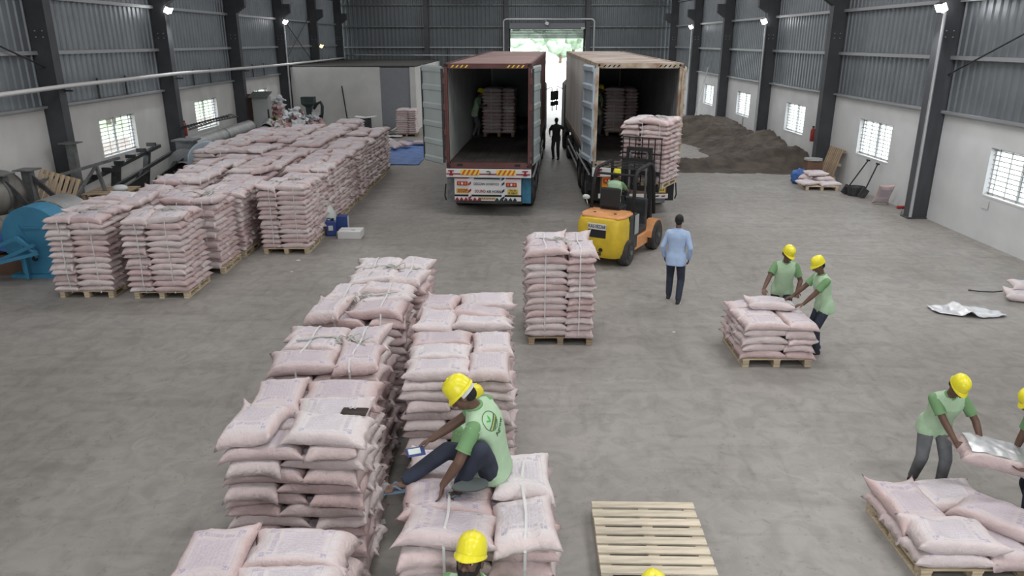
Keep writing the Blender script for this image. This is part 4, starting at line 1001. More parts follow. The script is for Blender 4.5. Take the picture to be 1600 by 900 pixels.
for k in range(14):
    x = -0.94 + k * 0.13
    if 6 <= k <= 8: continue
    g = MB(); g.prism([(x - 0.06, 0.48), (x + 0.065, 0.48), (x + 0.065, 0.51), (x + 0.01, 0.58)], -0.028, -0.021, 'y'); g.build('painted_tooth', M['ink_red'] if k < 7 else mat('dark_green_paint', (0.01, 0.06, 0.05), 0.6) if k == 9 else M['green_dark'], strip)
g = MB(); g.box((-0.05, -0.022, 0.545), (0.52, 0.006, 0.08)); g.build('cream_panel', mat('cream_paint', (0.55, 0.42, 0.27), 0.6), strip)
lettering('MARGANN', 0.075, M['brown'], strip, (-0.05, -0.027, 0.545), width=0.46)
g = MB(); g.box((0, 0.05, 0.44), (1.9, 0.08, 0.10)); g.build('underrun_bar', M['dark_steel'], lt)
for s in (-1, 1):
    g = MB(); g.box((s * 1.09, 0.10, 0.80), (0.26, 0.02, 0.80)); g.build('mud_flap', M['teal_flap'] if s > 0 else M['grey_steel'], lt)
# --- right rig
RX, RY, RYAW, TR = 3.53, 21.65, 0.0, 0.0135
rt = trailer('right truck trailer behind the forklift, with orange and yellow rear plates', (RX, RY, 0), RYAW, TR, 1.42, False)
container('rusty beige shipping container on the right truck being loaded by the forklift', (RX, RY, 1.42), RYAW, TR, M['beige'], M['rust_roof'], M['rust'], M['lining_dark'], 0.08, M['black'], (-1.5 * PI + 0.16, M['door_blue']), (1.5 * PI - 0.05, M['rust']))
g = MB(); g.box((0, -0.02, 1.27), (2.46, 0.10, 0.26)); beam = g.build('bumper_beam', M['white_paint'], rt, bevel=0.01)
for x in (-1.05, 1.08):
    g = MB(); g.box((x, -0.078, 1.35), (0.2, 0.014, 0.05)); g.build('red_bracket', M['ink_red'], beam)
    g = MB(); g.box((x, -0.078, 1.25), (0.09, 0.014, 0.18)); g.build('red_bracket', M['ink_red'], beam)
g = MB(); g.box((0, 0.02, 0.86), (1.95, 0.06, 0.55)); board = g.build('bumper_board', M['brown'], rt)
g = MB(); g.box((-0.73, -0.02, 0.90), (0.40, 0.02, 0.46)); op = g.build('orange_plate', M['orange'], board)
lamp_cluster(op, -0.73, 1.02, -0.04, 0.33, 0.13); lettering('STOP', 0.13, M['ink_red'], op, (-0.73, -0.034, 0.77), width=0.3)
g = MB(); g.box((0.73, -0.02, 0.90), (0.42, 0.02, 0.46)); op = g.build('number_plate', M['plate_yellow'], board)
lamp_cluster(op, 0.73, 1.06, -0.04, 0.33, 0.10); lettering('TN03', 0.13, M['black'], op, (0.73, -0.034, 0.92), width=0.33); lettering('Y4053', 0.13, M['black'], op, (0.73, -0.034, 0.76), width=0.36)
g = MB(); g.box((0, -0.01, 0.56), (2.05, 0.04, 0.13)); strip = g.build('lower_board', M['white_paint'], rt)
for x, mm in ((-0.85, 'ink'), (0.70, 'ink'), (0.88, 'ink_red')):
    g = MB(); g.prism([(x - 0.06, 0.54), (x + 0.05, 0.54), (x + 0.07, 0.585), (x - 0.03, 0.58)], -0.038, -0.032, 'y'); g.build('painted_mark', M[mm], strip)
g = MB(); g.box((0, 0.05, 0.42), (1.9, 0.08, 0.14)); g.build('underrun_bar', M['grey_steel'], rt)
for s in (-1, 1):
    g = MB(); g.box((s * 1.09, 0.14, 0.80), (0.26, 0.02, 0.80)); g.build('mud_flap', M['black'], rt)
# loads inside the containers
def bed(rx, ry, yaw, y): return 1.42 + 0.16 + y * 0.0135
for code, d, cx, cy, rx, ry, yw in (('KL', 'stack in the maroon container', -0.47, 27.3, LX, LY, LYAW), ('KR', 'stack in the beige container', 3.85, 27.6, RX, RY, 0)):
    z = bed(rx, ry, yw, cy - ry) + 0.012
    pallet((cx, cy, z), yw, 'wooden pallet under the %s' % d, 'wood_old')
    stack(code, d, cx, cy, 13, z0=z + 0.14, rotz=yw, alt=False, messy=False)
    straps(d, cx, cy, 13, z0=z + 0.14, rotz=yw, rope=False)

# ================================================================== FORKLIFT
FY = -math.atan2(0.81, 1.42)
ft = thing('forklift', 'yellow and orange forklift lifting a loaded pallet to the beige container', 'forklift', (2.14, 16.68, 0), FY)
F = lambda nm, g, m, **k: g.build(nm, m, ft, **k)
# local frame: origin under the rear axle centre, +y forward
def counterweight():
    g = MB(); rings = []
    prof = [(0.22, -0.44, 0.50), (0.34, -0.50, 0.545), (0.62, -0.52, 0.56), (0.98, -0.50, 0.56), (1.10, -0.44, 0.53), (1.15, -0.34, 0.46)]
    for z, yb, hw in prof:
        r = 0.22; ring = []
        for a in range(5):
            q = PI + PI / 2 * a / 4; ring.append((-hw + r + r * math.cos(q), yb + r + r * math.sin(q), z))
        for a in range(5):
            q = -PI / 2 + PI / 2 * a / 4; ring.append((hw - r + r * math.cos(q), yb + r + r * math.sin(q), z))
        ring += [(hw, 0.18, z), (-hw, 0.18, z)]; rings.append(ring)
    return g.loft(rings)
cw = F('counterweight', counterweight(), M['fork_yellow'], auto=35)
g = MB(); g.box((0.0, -0.515, 0.80), (0.42, 0.02, 0.20)); g.build('tow_opening', M['black'], cw)
g = MB(); g.box((0.0, -0.53, 0.955), (0.44, 0.02, 0.135)); np_ = g.build('number_plate', M['white_paint'], cw)
lettering('KA51B2368', 0.11, M['black'], np_, (0, -0.543, 0.955), width=0.41)
for x in (-0.06, 0.10):
    g = MB(); g.cyl((x, -0.50, 0.42), (x, -0.535, 0.42), 0.045, 12); g.build('tow_hole', M['black'], cw)
for z in (0.345, 0.30):
    g = MB(); g.box((0.02, -0.505, z), (0.17, 0.03, 0.022)); g.build('vent_slot', M['black'], cw)
# engine cover
g = MB(); g.loft([[(-0.44, -0.40, 1.12), (0.44, -0.40, 1.12), (0.55, -0.22, 1.12), (0.55, 0.40, 1.12), (-0.55, 0.40, 1.12), (-0.55, -0.22, 1.12)], [(-0.42, -0.37, 1.175), (0.42, -0.37, 1.175), (0.53, -0.20, 1.18), (0.53, 0.40, 1.18), (-0.53, 0.40, 1.18), (-0.53, -0.20, 1.18)]]); F('engine_cover', g, M['fork_orange'], bevel=0.02)
for x in (-0.25, 0.25):
    g = MB(); g.cyl((x, -0.1, 1.175), (x, -0.1, 1.19), 0.035, 10); F('cover_cap', g, M['black'])
g = MB(); g.box((0, 0.28, 0.72), (1.14, 0.5, 0.80)); F('side_panel', g, M['dark_steel'])
g = MB(); g.box((0, 0.62, 0.38), (1.10, 1.5, 0.30)); F('chassis', g, M['fork_orange'], bevel=0.02)
g = MB(); g.box((0.585, 0.42, 0.88), (0.02, 0.24, 0.46)); F('side_plate', g, M['cabinet'], bevel=0.01)
g = MB(); g.box((0, 1.05, 0.62), (1.0, 0.55, 0.14)); F('floor_plate', g, M['dark_steel'])
g = MB(); g.box((0, 1.36, 0.95), (0.95, 0.14, 0.72)); F('dash', g, M['dark_steel'], bevel=0.03)
for s in (-1, 1):
    g = MB(); vs = []
    for i in range(9):
        a = PI * i / 8 * 0.95 + 0.08; vs += [(s * 0.42, 1.68 + 0.43 * math.cos(a), 0.35 + 0.41 * math.sin(a)), (s * 0.66, 1.68 + 0.43 * math.cos(a), 0.35 + 0.41 * math.sin(a)), (s * 0.66, 1.68 + 0.40 * math.cos(a), 0.35 + 0.38 * math.sin(a)), (s * 0.42, 1.68 + 0.40 * math.cos(a), 0.35 + 0.38 * math.sin(a))]
    g.add(vs, [(4 * i + k, 4 * i + (k + 1) % 4, 4 * i + 4 + (k + 1) % 4, 4 * i + 4 + k) for i in range(8) for k in range(4)]); F('front_fender', g, M['fork_orange'])
def fwheel(x, y, r, w, s, nm):
    g = MB(); wheel(g, x, y, r, w); o = F(nm, g, M['tyre'], auto=40)
    g = MB(); g.lathe([(0.02, -0.04), (r * .28, -0.04), (r * .52, 0.0), (r * .56, 0.03), (0.02, 0.03)], (x + s * (w / 2 - 0.02), y, r), 'x', 16); g.build('rim', M['dark_steel'], o)
    g = MB(); g.cyl((x + s * w / 2, y, r), (x + s * (w / 2 + 0.04), y, r), 0.06, 10); g.build('hub', M['grey_steel'], o)
for s in (-1, 1):
    fwheel(s * 0.50, 0.0, 0.30, 0.24, s, 'rear_wheel'); fwheel(s * 0.56, 1.68, 0.36, 0.26, s, 'front_wheel')
# overhead guard
for s in (-1, 1):
    g = MB(); g.tube([(s * 0.52, 0.30, 1.12), (s * 0.50, 0.42, 1.92), (s * 0.50, 0.50, 2.05), (s * 0.50, 0.62, 2.10), (s * 0.50, 1.34, 2.14), (s * 0.51, 1.46, 2.10), (s * 0.53, 1.56, 1.9), (s * 0.56, 1.62, 0.9)], 0.045, 8); F('guard_frame', g, M['black'], smooth=True)
for y in [0.56 + 0.165 * k for k in range(6)]:
    g = MB(); g.tube([(-0.50, y, 2.11 + (y - .5) * .04), (0.50, y, 2.11 + (y - .5) * .04)], 0.013, 6); F('guard_bar', g, M['black'])
g = MB(); g.cyl((-0.5, 0.47, 1.98), (0.5, 0.47, 1.98), 0.03, 6); F('guard_crossbar', g, M['black'])
# seat, steering
g = MB(); g.box((-0.05, 0.52, 1.20), (0.50, 0.46, 0.12)); F('seat', g, M['black'], bevel=0.04)
g = MB(); g.box((-0.05, 0.30, 1.46), (0.50, 0.10, 0.46), Matrix.Rotation(-0.1, 3, 'X')); F('seat_back', g, M['black'], bevel=0.045)
g = MB(); g.tube([(-0.05 + 0.17 * math.cos(a), 1.12 + 0.14 * math.sin(a), 1.46 + 0.09 * math.sin(a)) for a in [2 * PI * i / 16 for i in range(16)]], 0.014, 6, closed=True); F('steering_wheel', g, M['black'], smooth=True)
g = MB(); g.cyl((-0.05, 1.12, 1.46), (-0.05, 1.32, 1.2), 0.025, 6); F('steering_column', g, M['black'])
g = MB(); g.tube([(-0.62, 0.35, 1.2), (-0.66, 0.32, 1.38)], 0.012, 5); g.ell((-0.66, 0.31, 1.42), 0.10, 0.04, 0.06); F('rear_mirror', g, M['clear_plastic'], smooth=True)
# mast
for s in (-1, 1):
    g = MB(); g.box((s * 0.36, 1.93, 1.12), (0.07, 0.13, 2.05)); F('mast_rail', g, M['black'])
    g = MB(); g.box((s * 0.29, 1.95, 1.40), (0.06, 0.11, 2.05)); F('inner_mast', g, M['black'])
    g = MB(); g.cyl((s * 0.22, 1.90, 0.3), (s * 0.22, 1.90, 2.3), 0.03, 8); F('lift_cylinder', g, M['grey_steel'])
for z in (0.3, 2.1):
    g = MB(); g.box((0, 1.90, z), (0.72, 0.06, 0.12)); F('mast_crossbeam', g, M['black'])
g = MB(); g.box((0, 1.95, 2.38), (0.62, 0.09, 0.09)); F('mast_crossbeam', g, M['black'])
g = MB(); g.box((0, 2.06, 1.40), (1.02, 0.06, 0.12)); F('carriage', g, M['black'])
g = MB(); g.box((0, 2.06, 1.78), (1.02, 0.06, 0.10)); F('carriage', g, M['black'])
for k in range(7):
    x = -0.5 + k / 6.0
    g = MB(); g.box((x, 2.10, 2.02), (0.022, 0.022, 1.25)); F('backrest_bar', g, M['black'])
for z in (2.25, 2.64):
    g = MB(); g.box((0, 2.10, z), (1.04, 0.026, 0.03)); F('backrest_rail', g, M['black'])
for s in (-1, 1):
    g = MB(); g.box((s * 0.27, 2.12, 1.58), (0.12, 0.05, 0.46)); g.box((s * 0.27, 2.62, 1.375), (0.12, 1.05, 0.04)); F('fork', g, M['dark_steel'])
R_FK = Matrix.Rotation(FY, 4, 'Z')
lc = Vector((2.14, 16.68, 0)) + R_FK @ Vector((0.0, 2.76, 0))
pallet((lc.x, lc.y, 1.395), FY, 'wooden pallet raised on the forklift under a sack load')
stack('F', 'load on the forklift', lc.x, lc.y, 13, z0=1.535, rotz=FY, alt=False, flip=True, jit=0.015)
straps('load on the forklift', lc.x, lc.y, 13, z0=1.535, rotz=FY, xs=(-0.05, 0.4))

# ================================================================== PEOPLE
V3 = Vector
def ik(a, t, l1, l2, pole):
    a, t = V3(a), V3(t); d = t - a; L = min(d.length, (l1 + l2) * 0.999); d = d.normalized()
    t = a + d * L; c = (l1 * l1 + L * L - l2 * l2) / (2 * L); h = math.sqrt(max(l1 * l1 - c * c, 0))
    p = V3(pole); p = (p - d * p.dot(d)).normalized()
    return a + d * c + p * h, t
def remeshed(mb, name, m, parent, voxel, base, smooth_it=2, M4=None):
    me = mb.mesh(name + '_src'); o = bpy.data.objects.new(name + '_src', me); COL.objects.link(o)
    md = o.modifiers.new('r', 'REMESH'); md.mode = 'VOXEL'; md.voxel_size = voxel; md.use_smooth_shade = True
    if smooth_it:
        sm = o.modifiers.new('s', 'SMOOTH'); sm.factor = 0.5; sm.iterations = smooth_it
    dg = bpy.context.evaluated_depsgraph_get(); out = bpy.data.meshes.new_from_object(o.evaluated_get(dg))
    bpy.data.objects.remove(o); out.name = name; out.transform(Matrix.Translation(-V3(base)))
    out.materials.clear(); out.materials.append(m)
    out.polygons.foreach_set('use_smooth', [True] * len(out.polygons))
    q = bpy.data.objects.new(name, out); COL.objects.link(q); q.parent = parent
    return q
def person(label, pelvis, neck, head, face, wl, wr, al, ar, base=None, yaw=0.0, s=1.0, shirt='shirt', sleeve='sleeve', pants='navy', hat=True, hat_tilt=0.0, long=False, shoes='shoe',
           pole_el=None, pole_er=None, pole_kl=None, pole_kr=None, hand_l=None, hand_r=None, palm_l=None, palm_r=None, bulge=0.0, voxel=0.009, toe_l=None, toe_r=None, beard=False, band=False, up_head=None, hem_lo=-0.31, foot_n=None, group=None, name='person'):
    """yaw: way the hips face, 0 = +y, turning left is positive; every joint is a world point"""
    pelvis, neck, head = V3(pelvis), V3(neck), V3(head)
    f = V3((-math.sin(yaw), math.cos(yaw), 0)); r = V3((math.cos(yaw), math.sin(yaw), 0))
    up = (neck - pelvis).normalized(); r = (r - up * r.dot(up)).normalized(); fw = up.cross(r)
    face = V3(face).normalized()
    base = V3(base) if base else V3((pelvis.x, pelvis.y, 0))
    t = thing(name, label, 'person', base, 0, group)
    Ltor = (neck - pelvis).length
    def sp(u):  # curved spine
        return pelvis + (neck - pelvis) * u - fw * bulge * math.sin(PI * min(max(u, 0), 1))
    def ring(u, hw, hd, off=0.0, n=18, sq=2.5):
        c = sp(u) + fw * off; out = []
        for j in range(n):
            a = 2 * PI * j / n; ca, sa = math.cos(a), math.sin(a)
            out.append(c + r * (hw * math.copysign(abs(ca) ** (2 / sq), ca)) + fw * (hd * math.copysign(abs(sa) ** (2 / sq), sa)))
        return out
    def torso(g, k, lo=-0.16, hi=1.02, hem=False):
        prof = [(-0.24, .120, .095, 0), (-0.12, .160, .118, -.008), (0.0, .168, .118, -.008), (0.18, .152, .105, 0), (0.36, .146, .102, .004), (0.55, .162, .112, .006), (0.72, .176, .116, 0), (0.86, .170, .098, -.006), (0.95, .105, .070, -.002), (1.02, .062, .060, 0)]
        if hem: prof = [(-0.30, .166, .122, -.010), (-0.20, .172, .122, -.008)] + prof[2:]
        g.loft([ring(u, (a + k) * s, (b + k) * s, o * s) for u, a, b, o in prof if lo <= u <= hi])
    g = MB(); torso(g, 0.0)
    # limbs
    sh = {}; hip = {}
    la, lf, lt_, lsn = .285 * s, .25 * s, .42 * s, .41 * s
    J = {}
    for side, k, w, a, pe, pk in (('l', -1, wl, al, pole_el, pole_kl), ('r', 1, wr, ar, pole_er, pole_kr)):
        S_ = sp(0.865) + r * k * .166 * s; H_ = pelvis + r * k * .088 * s - up * .03 * s
        E_, W_ = ik(S_, w, la, lf, pe if pe else (r * k * 0.6 - fw * 0.7 - V3((0, 0, .4))))
        K_, A_ = ik(H_, a, lt_, lsn, pk if pk else (f + r * k * .15))
        J[side] = (S_, E_, W_, H_, K_, A_)
    for side, k, hd_, pn in (('l', -1, hand_l, palm_l), ('r', 1, hand_r, palm_r)):
        S_, E_, W_, H_, K_, A_ = J[side]
        g.cap(sp(.95) + (S_ - sp(.865)) * .25, S_, .042 * s, .050 * s); g.cap(S_, E_, .053 * s, .043 * s); g.cap(E_, E_ + (W_ - E_) * .35, .044 * s, .043 * s); g.cap(E_ + (W_ - E_) * .3, W_, .043 * s, .028 * s)
        g.cap(H_, K_, .082 * s, .055 * s); g.cap(K_, K_ + (A_ - K_) * .35, .055 * s, .058 * s); g.cap(K_ + (A_ - K_) * .35, A_, .058 * s, .036 * s)
        # hand: palm, four fingers of different length, thumb
        d = V3(hd_).normalized() if hd_ else (W_ - E_).normalized()
        n = V3(pn) if pn else -r * k
        n = (n - d * n.dot(d)); n = n.normalized() if n.length > 1e-3 else d.orthogonal().normalized()
        x = d.cross(n)           # across the palm
        if x.dot(f if not pn else x) < 0: x = -x      # thumb side roughly forward
        for q in (-.030, -.010, .010, .030):
            g.cap(W_ + d * .005 + x * q * .6 * s, W_ + d * .080 * s + x * q * s, .015 * s, .012 * s, 8, 2)
        for q, ln in ((-.033, .058), (-.0115, .072), (.0115, .078), (.033, .070)):
            b0 = W_ + d * .080 * s + x * q * s; d1 = (d + n * .35 + x * q * 2.5).normalized(); d2 = (d * .75 + n * .75 + x * q * 2.5).normalized()
            b1 = b0 + d1 * ln * .55 * s; b2 = b1 + d2 * ln * .5 * s
            g.cap(b0, b1, .0098 * s, .0088 * s, 8, 2); g.cap(b1, b2, .0088 * s, .0072 * s, 8, 2)
        tb = W_ + d * .022 * s + x * .026 * s; t1 = tb + (d * .6 + x * .75 + n * .3).normalized() * .042 * s; t2 = t1 + (d * .85 + x * .3 + n * .45).normalized() * .034 * s
        g.cap(tb, t1, .0135 * s, .011 * s, 8, 2); g.cap(t1, t2, .011 * s, .0085 * s, 8, 2)
        # foot
    g.cap(sp(0.95), head - up * .02 * s - face * .02 * s, .056 * s, .052 * s)
    # head
    hu = V3(up_head) if up_head else V3((0, 0, 1)); hu = (hu - face * hu.dot(face)).normalized(); hr = face.cross(hu).normalized()
    HM = Matrix((hr, face, hu)).transposed()
    P = lambda x, y, z: head + HM @ V3((x, y, z)) * s
    g.ell(P(0, -.012, .03), .074 * s, .094 * s, .088 * s, HM); g.ell(P(0, .026, -.035), .057 * s, .066 * s, .072 * s, HM); g.ell(P(0, .058, -.085), .026 * s, .026 * s, .022 * s, HM)
    g.ell(P(0, .05, -.005), .062 * s, .038 * s, .055 * s, HM)
    g.cap(P(0, .086, .012), P(0, .112, -.028), .011 * s, .0165 * s); g.ell(P(-.017, .096, -.031), .011 * s, .011 * s, .009 * s, HM); g.ell(P(.017, .096, -.031), .011 * s, .011 * s, .009 * s, HM)
    g.cap(P(-.048, .074, .026), P(.048, .074, .026), .012 * s, .012 * s); g.cap(P(-.022, .083, -.058), P(.022, .083, -.058), .0085 * s, .0085 * s); g.cap(P(-.018, .082, -.070), P(.018, .082, -.070), .009 * s, .009 * s)
    for k in (-1, 1): g.ell(P(k * .077, -.012, -.002), .011 * s, .022 * s, .033 * s, HM)
    # feet as part of the body when barefoot / sandals
    feet = []
    for side, k, td in (('l', -1, toe_l), ('r', 1, toe_r)):
        A_ = J[side][5]; d = V3(td).normalized() if td else f
        nrm = V3(foot_n) if foot_n else V3((0, 0, 1)); nrm = (nrm - d * nrm.dot(d)).normalized(); feet.append((A_, d, nrm, d.cross(nrm)))
        if shoes == 'sandal':
            A2 = A_ - nrm * .045 * s
            g.cap(A_ , A2 - d * .04 * s, .034 * s, .032 * s); g.cap(A2 - d * .03 * s, A2 + d * .13 * s, .034 * s, .026 * s)
            for q in range(5): g.cap(A2 + d * .12 * s + d.cross(nrm) * (q - 2) * .018 * s - nrm * .01 * s, A2 + d * (.185 - abs(q - 1) * .008) * s + d.cross(nrm) * (q - 2) * .021 * s - nrm * .016 * s, .014 * s, .010 * s, 8, 2)
    remeshed(g, 'body', M['skin'], t, voxel, base, 2)
    # eyes
    e = MB()
    for k in (-1, 1): e.ell(P(k * .031, .078, .006), .013 * s, .010 * s, .008 * s, HM, 8, 5)
    e.v = [tuple(V3(p) - base) for p in e.v]; eo = e.build('eyes', M['eye'], t, smooth=True)
    e = MB()
    for k in (-1, 1): e.ell(P(k * .031, .086, .004), .006 * s, .005 * s, .006 * s, HM, 8, 4)
    e.v = [tuple(V3(p) - base) for p in e.v]; e.build('irises', M['hair'], eo, smooth=True)
    # hair
    h = MB(); h.ell(P(0, -.022, .036), .081 * s, .096 * s, .092 * s, HM, 16, 10, -0.35); h.ell(P(0, -.05, -.02), .066 * s, .06 * s, .06 * s, HM)
    if beard:
        h.ell(P(0, .036, -.062), .058 * s, .064 * s, .052 * s, HM); h.cap(P(-.03, .088, -.050), P(.03, .088, -.050), .009 * s, .009 * s)
        for k in (-1, 1): h.cap(P(k * .068, .0, .01), P(k * .055, .03, -.05), .014 * s, .018 * s)
    remeshed(h, 'hair', M['hair'], t, .011 * s, base, 1)
    # shirt
    g = MB(); torso(g, .016, hem_lo, 1.03, True)
    for side in 'lr':
        S_, E_, W_ = J[side][:3]
        g.cap(S_ , S_ + (E_ - S_) * .25, .066 * s, .064 * s); g.cap(sp(.955) + (S_ - sp(.865)) * .25, S_, .050 * s, .060 * s)
    if hem_lo < -0.3:
        for side in 'lr':
            H_, K_ = J[side][3:5]; g.cap(H_ + V3((0, 0, .05 * s)), H_ + (K_ - H_) * .16, .112 * s, .112 * s)
    so = remeshed(g, 'shirt', M[shirt], t, .013, base, 2)
    for side, k in (('l', -1), ('r', 1)):
        S_, E_, W_ = J[side][:3]; g = MB()
        if long:
            g.cap(S_ + (E_ - S_) * .04, E_, .063 * s, .053 * s); g.cap(E_, W_ - (W_ - E_) * .06, .053 * s, .043 * s)
        else:
            g.tube([S_ - (E_ - S_) * .05, S_ + (E_ - S_) * .12, S_ + (E_ - S_) * .45, S_ + (E_ - S_) * .68], [.056 * s, .068 * s, .066 * s, .066 * s], 14)
            g.ell(S_, .066 * s, .066 * s, .066 * s)
        remeshed(g, 'sleeve', M[sleeve], t, .011, base, 2)
        if not long:
            u = (E_ - S_).normalized(); c = MB(); c.tube([V3(S_ + (E_ - S_) * .64) - base, V3(S_ + (E_ - S_) * .70) - base], .068 * s, 16); c.build('cuff', M[sleeve], t, smooth=False)
    g = MB(); cpts = []
    for j in range(16):
        a = 2 * PI * j / 16; cpts.append(sp(1.03) + r * .062 * s * math.cos(a) + fw * (.060 * s * math.sin(a) + .006) - up * (.018 * s if math.sin(a) > .6 else 0) - base)
    g.tube(cpts, .015 * s, 6, closed=True); g.build('collar', M[sleeve], t, smooth=True)
    # trousers
    g = MB(); torso(g, .008, -0.25, 0.10)
    for side in 'lr':
        H_, K_, A_ = J[side][3:]
        g.cap(H_, K_, .100 * s, .075 * s); g.cap(K_, A_ + (K_ - A_) * .06, .075 * s, .060 * s)
    remeshed(g, 'trousers', M[pants], t, .013, base, 2)
    # footwear
    for A_, d, nrm, x in feet:
        A2 = A_ - nrm * .055 * s
        if shoes == 'sandal':
            g = MB(); sl = []
            for i in range(9):
                q = i / 8; sl.append((A2 - nrm * .012 * s + d * (-.075 + .27 * q) * s, (.034 + .014 * math.sin(PI * min(1, q * 1.1))) * s))
            vs = []
            for c, w in sl: vs += [c - x * w, c + x * w, c + x * w - nrm * .018 * s, c - x * w - nrm * .018 * s]
            vs = [p - base for p in vs]; fs = [(4 * i + a, 4 * i + (a + 1) % 4, 4 * i + 4 + (a + 1) % 4, 4 * i + 4 + a) for i in range(8) for a in range(4)] + [(0, 1, 2, 3), (35, 34, 33, 32)]
            g.add(vs, fs); so_ = g.build('sandal', M['sandal'], t)
            c = A2 + d * .11 * s - base; g = MB()
            for k in (-1, 1): g.tube([c + nrm * .012 * s + d * .03 * s, c + nrm * .030 * s + x * k * .03 * s - d * .02 * s, c + x * k * .044 * s - d * .07 * s - nrm * .01 * s], .009 * s, 6)
            g.build('sandal_strap', M['sandal'], so_, smooth=True)
        else:
            g = MB(); g.cap(A_ - nrm * .01 * s - d * .01 * s, A2 - d * .03 * s, .043 * s, .042 * s); g.cap(A2 - d * .035 * s, A2 + d * .12 * s + x * 0, .043 * s, .036 * s); g.cap(A2 + d * .05 * s, A2 + d * .165 * s - nrm * .008 * s, .042 * s, .030 * s)
            so_ = remeshed(g, 'shoe', M[shoes], t, .011, base, 1)
            g = MB(); c = A2 - nrm * .036 * s + d * .06 * s - base
            Mx = Matrix((d, x, nrm)).transposed(); rings = []
            for dz in (-.012, .012): rings.append([c + Mx @ V3((.142 * math.cos(a) * s, .047 * math.sin(a) * s, dz * s)) for a in [2 * PI * i / 16 for i in range(16)]])
            g.loft(rings); g.build('sole', M['sole'] if shirt == 'blue_shirt' else M['shoe'], so_)
    if hat:
        hc = P(0, -.012, .045) - base; TM = HM @ Matrix.Rotation(hat_tilt, 3, 'X')
        g = MB(); n = 28; rings = []
        for i, (rr_, zz) in enumerate([(1.0, 0.0), (1.0, .02), (.985, .045), (.93, .075), (.82, .102), (.62, .123), (.36, .135), (.02, .139)]):
            ring = []
            for j in range(n):
                a = 2 * PI * j / n; rg = 1 + .022 * max(0, 1 - abs(math.cos(a)) * 6) * (rr_ > .1)      # fore-and-aft ridge
                ring.append(hc + TM @ (V3((.095 * rr_ * rg * math.cos(a), .117 * rr_ * rg * math.sin(a), zz + (rg - 1) * .25)) * s))
            rings.append(ring)
        g.loft(rings); ho = g.build('helmet', M['yellow_hat'], t, smooth=True)
        g = MB(); ri, ro = [], []
        for j in range(n):
            a = 2 * PI * j / n; sa = math.sin(a); ext = 1.05 + (.30 * max(0, sa) ** 2.2)
            ri.append(hc + TM @ (V3((.093 * math.cos(a), .115 * sa, .012)) * s)); ro.append(hc + TM @ (V3((.095 * (1.05 + .12 * max(0, sa)) * math.cos(a), .117 * ext * sa, -.004 - .018 * max(0, sa) ** 2)) * s))
        d_ = TM @ V3((0, 0, -.007)) * s
        g.loft([ri, ro, [p + d_ for p in ro], [p + d_ for p in ri]], close=False); g.build('helmet_brim', M['yellow_hat'], ho, smooth=False, auto=40)
        for k in (-1, 0, 1):
            g = MB(); g.tube([hc + TM @ (V3((k * .032, .103, .068 if k else .074)) * s), hc + TM @ (V3((k * .032, .0, .142 if k == 0 else .134)) * s), hc + TM @ (V3((k * .032, -.103, .068 if k else .074)) * s)], .009 * s, 6); 
            if k == 0: g.build('helmet_ridge', M['yellow_hat'], ho, smooth=True)
        if band:
            g = MB(); pts = []
            for j in range(13):
                a = PI + PI * j / 12; pts.append(hc + TM @ (V3((.084 * math.cos(a), .104 * math.sin(a), -.022)) * s))
            vs = []
            dz = TM @ V3((0, 0, .018)) * s
            for p in pts: vs += [p - dz, p + dz]
            k = len(vs); o2 = [V3(p) + (V3(p) - hc).normalized() * .006 for p in vs]
            g.add(vs + o2, [(2 * i, 2 * i + 1, 2 * i + 3, 2 * i + 2) for i in range(12)] + [(k + 2 * i, k + 2 * i + 2, k + 2 * i + 3, k + 2 * i + 1) for i in range(12)] + [(2 * i, 2 * i + 2, k + 2 * i + 2, k + 2 * i) for i in range(12)] + [(2 * i + 1, k + 2 * i + 1, k + 2 * i + 3, 2 * i + 3) for i in range(12)])
            g.build('helmet_headband', M['card'], ho)
    return t, so, J, (pelvis, neck, r, up, fw, sp)

def walker(label, x, y, yaw, h=1.68, lean=0.0, side=0.0, stride=0.10, face=None, wl=None, wr=None, hz=0.0, turn=None, **k):
    """standing figure on its feet at (x, y)"""
    s = h / 1.70; f = V3((-math.sin(yaw), math.cos(yaw), 0)); r = V3((math.cos(yaw), math.sin(yaw), 0))
    b = V3((x, y, hz)); pel = b + V3((0, 0, .91 * s - abs(lean) * .03)) - f * lean * .10
    n = pel + V3((0, 0, .53 * s * math.cos(lean))) + f * .53 * s * math.sin(lean) + r * side
    fc = V3(face) if face else f
    hd = n + V3((0, 0, .165 * s * math.cos(lean * .8))) + f * (.165 * s * math.sin(lean * 1.1) + .035)
    al = b + r * -.115 * s + f * stride + V3((0, 0, .085 * s)); ar = b + r * .115 * s - f * stride + V3((0, 0, .085 * s))
    sh = pel + (n - pel) * .885
    wl = wl if wl is not None else sh - r * .235 * s + f * .05 - V3((0, 0, .50 * s)); wr = wr if wr is not None else sh + r * .235 * s + f * .04 - V3((0, 0, .50 * s))
    return person(label, pel, n, hd, fc, wl, wr, al, ar, base=b, yaw=yaw, s=s, **k)

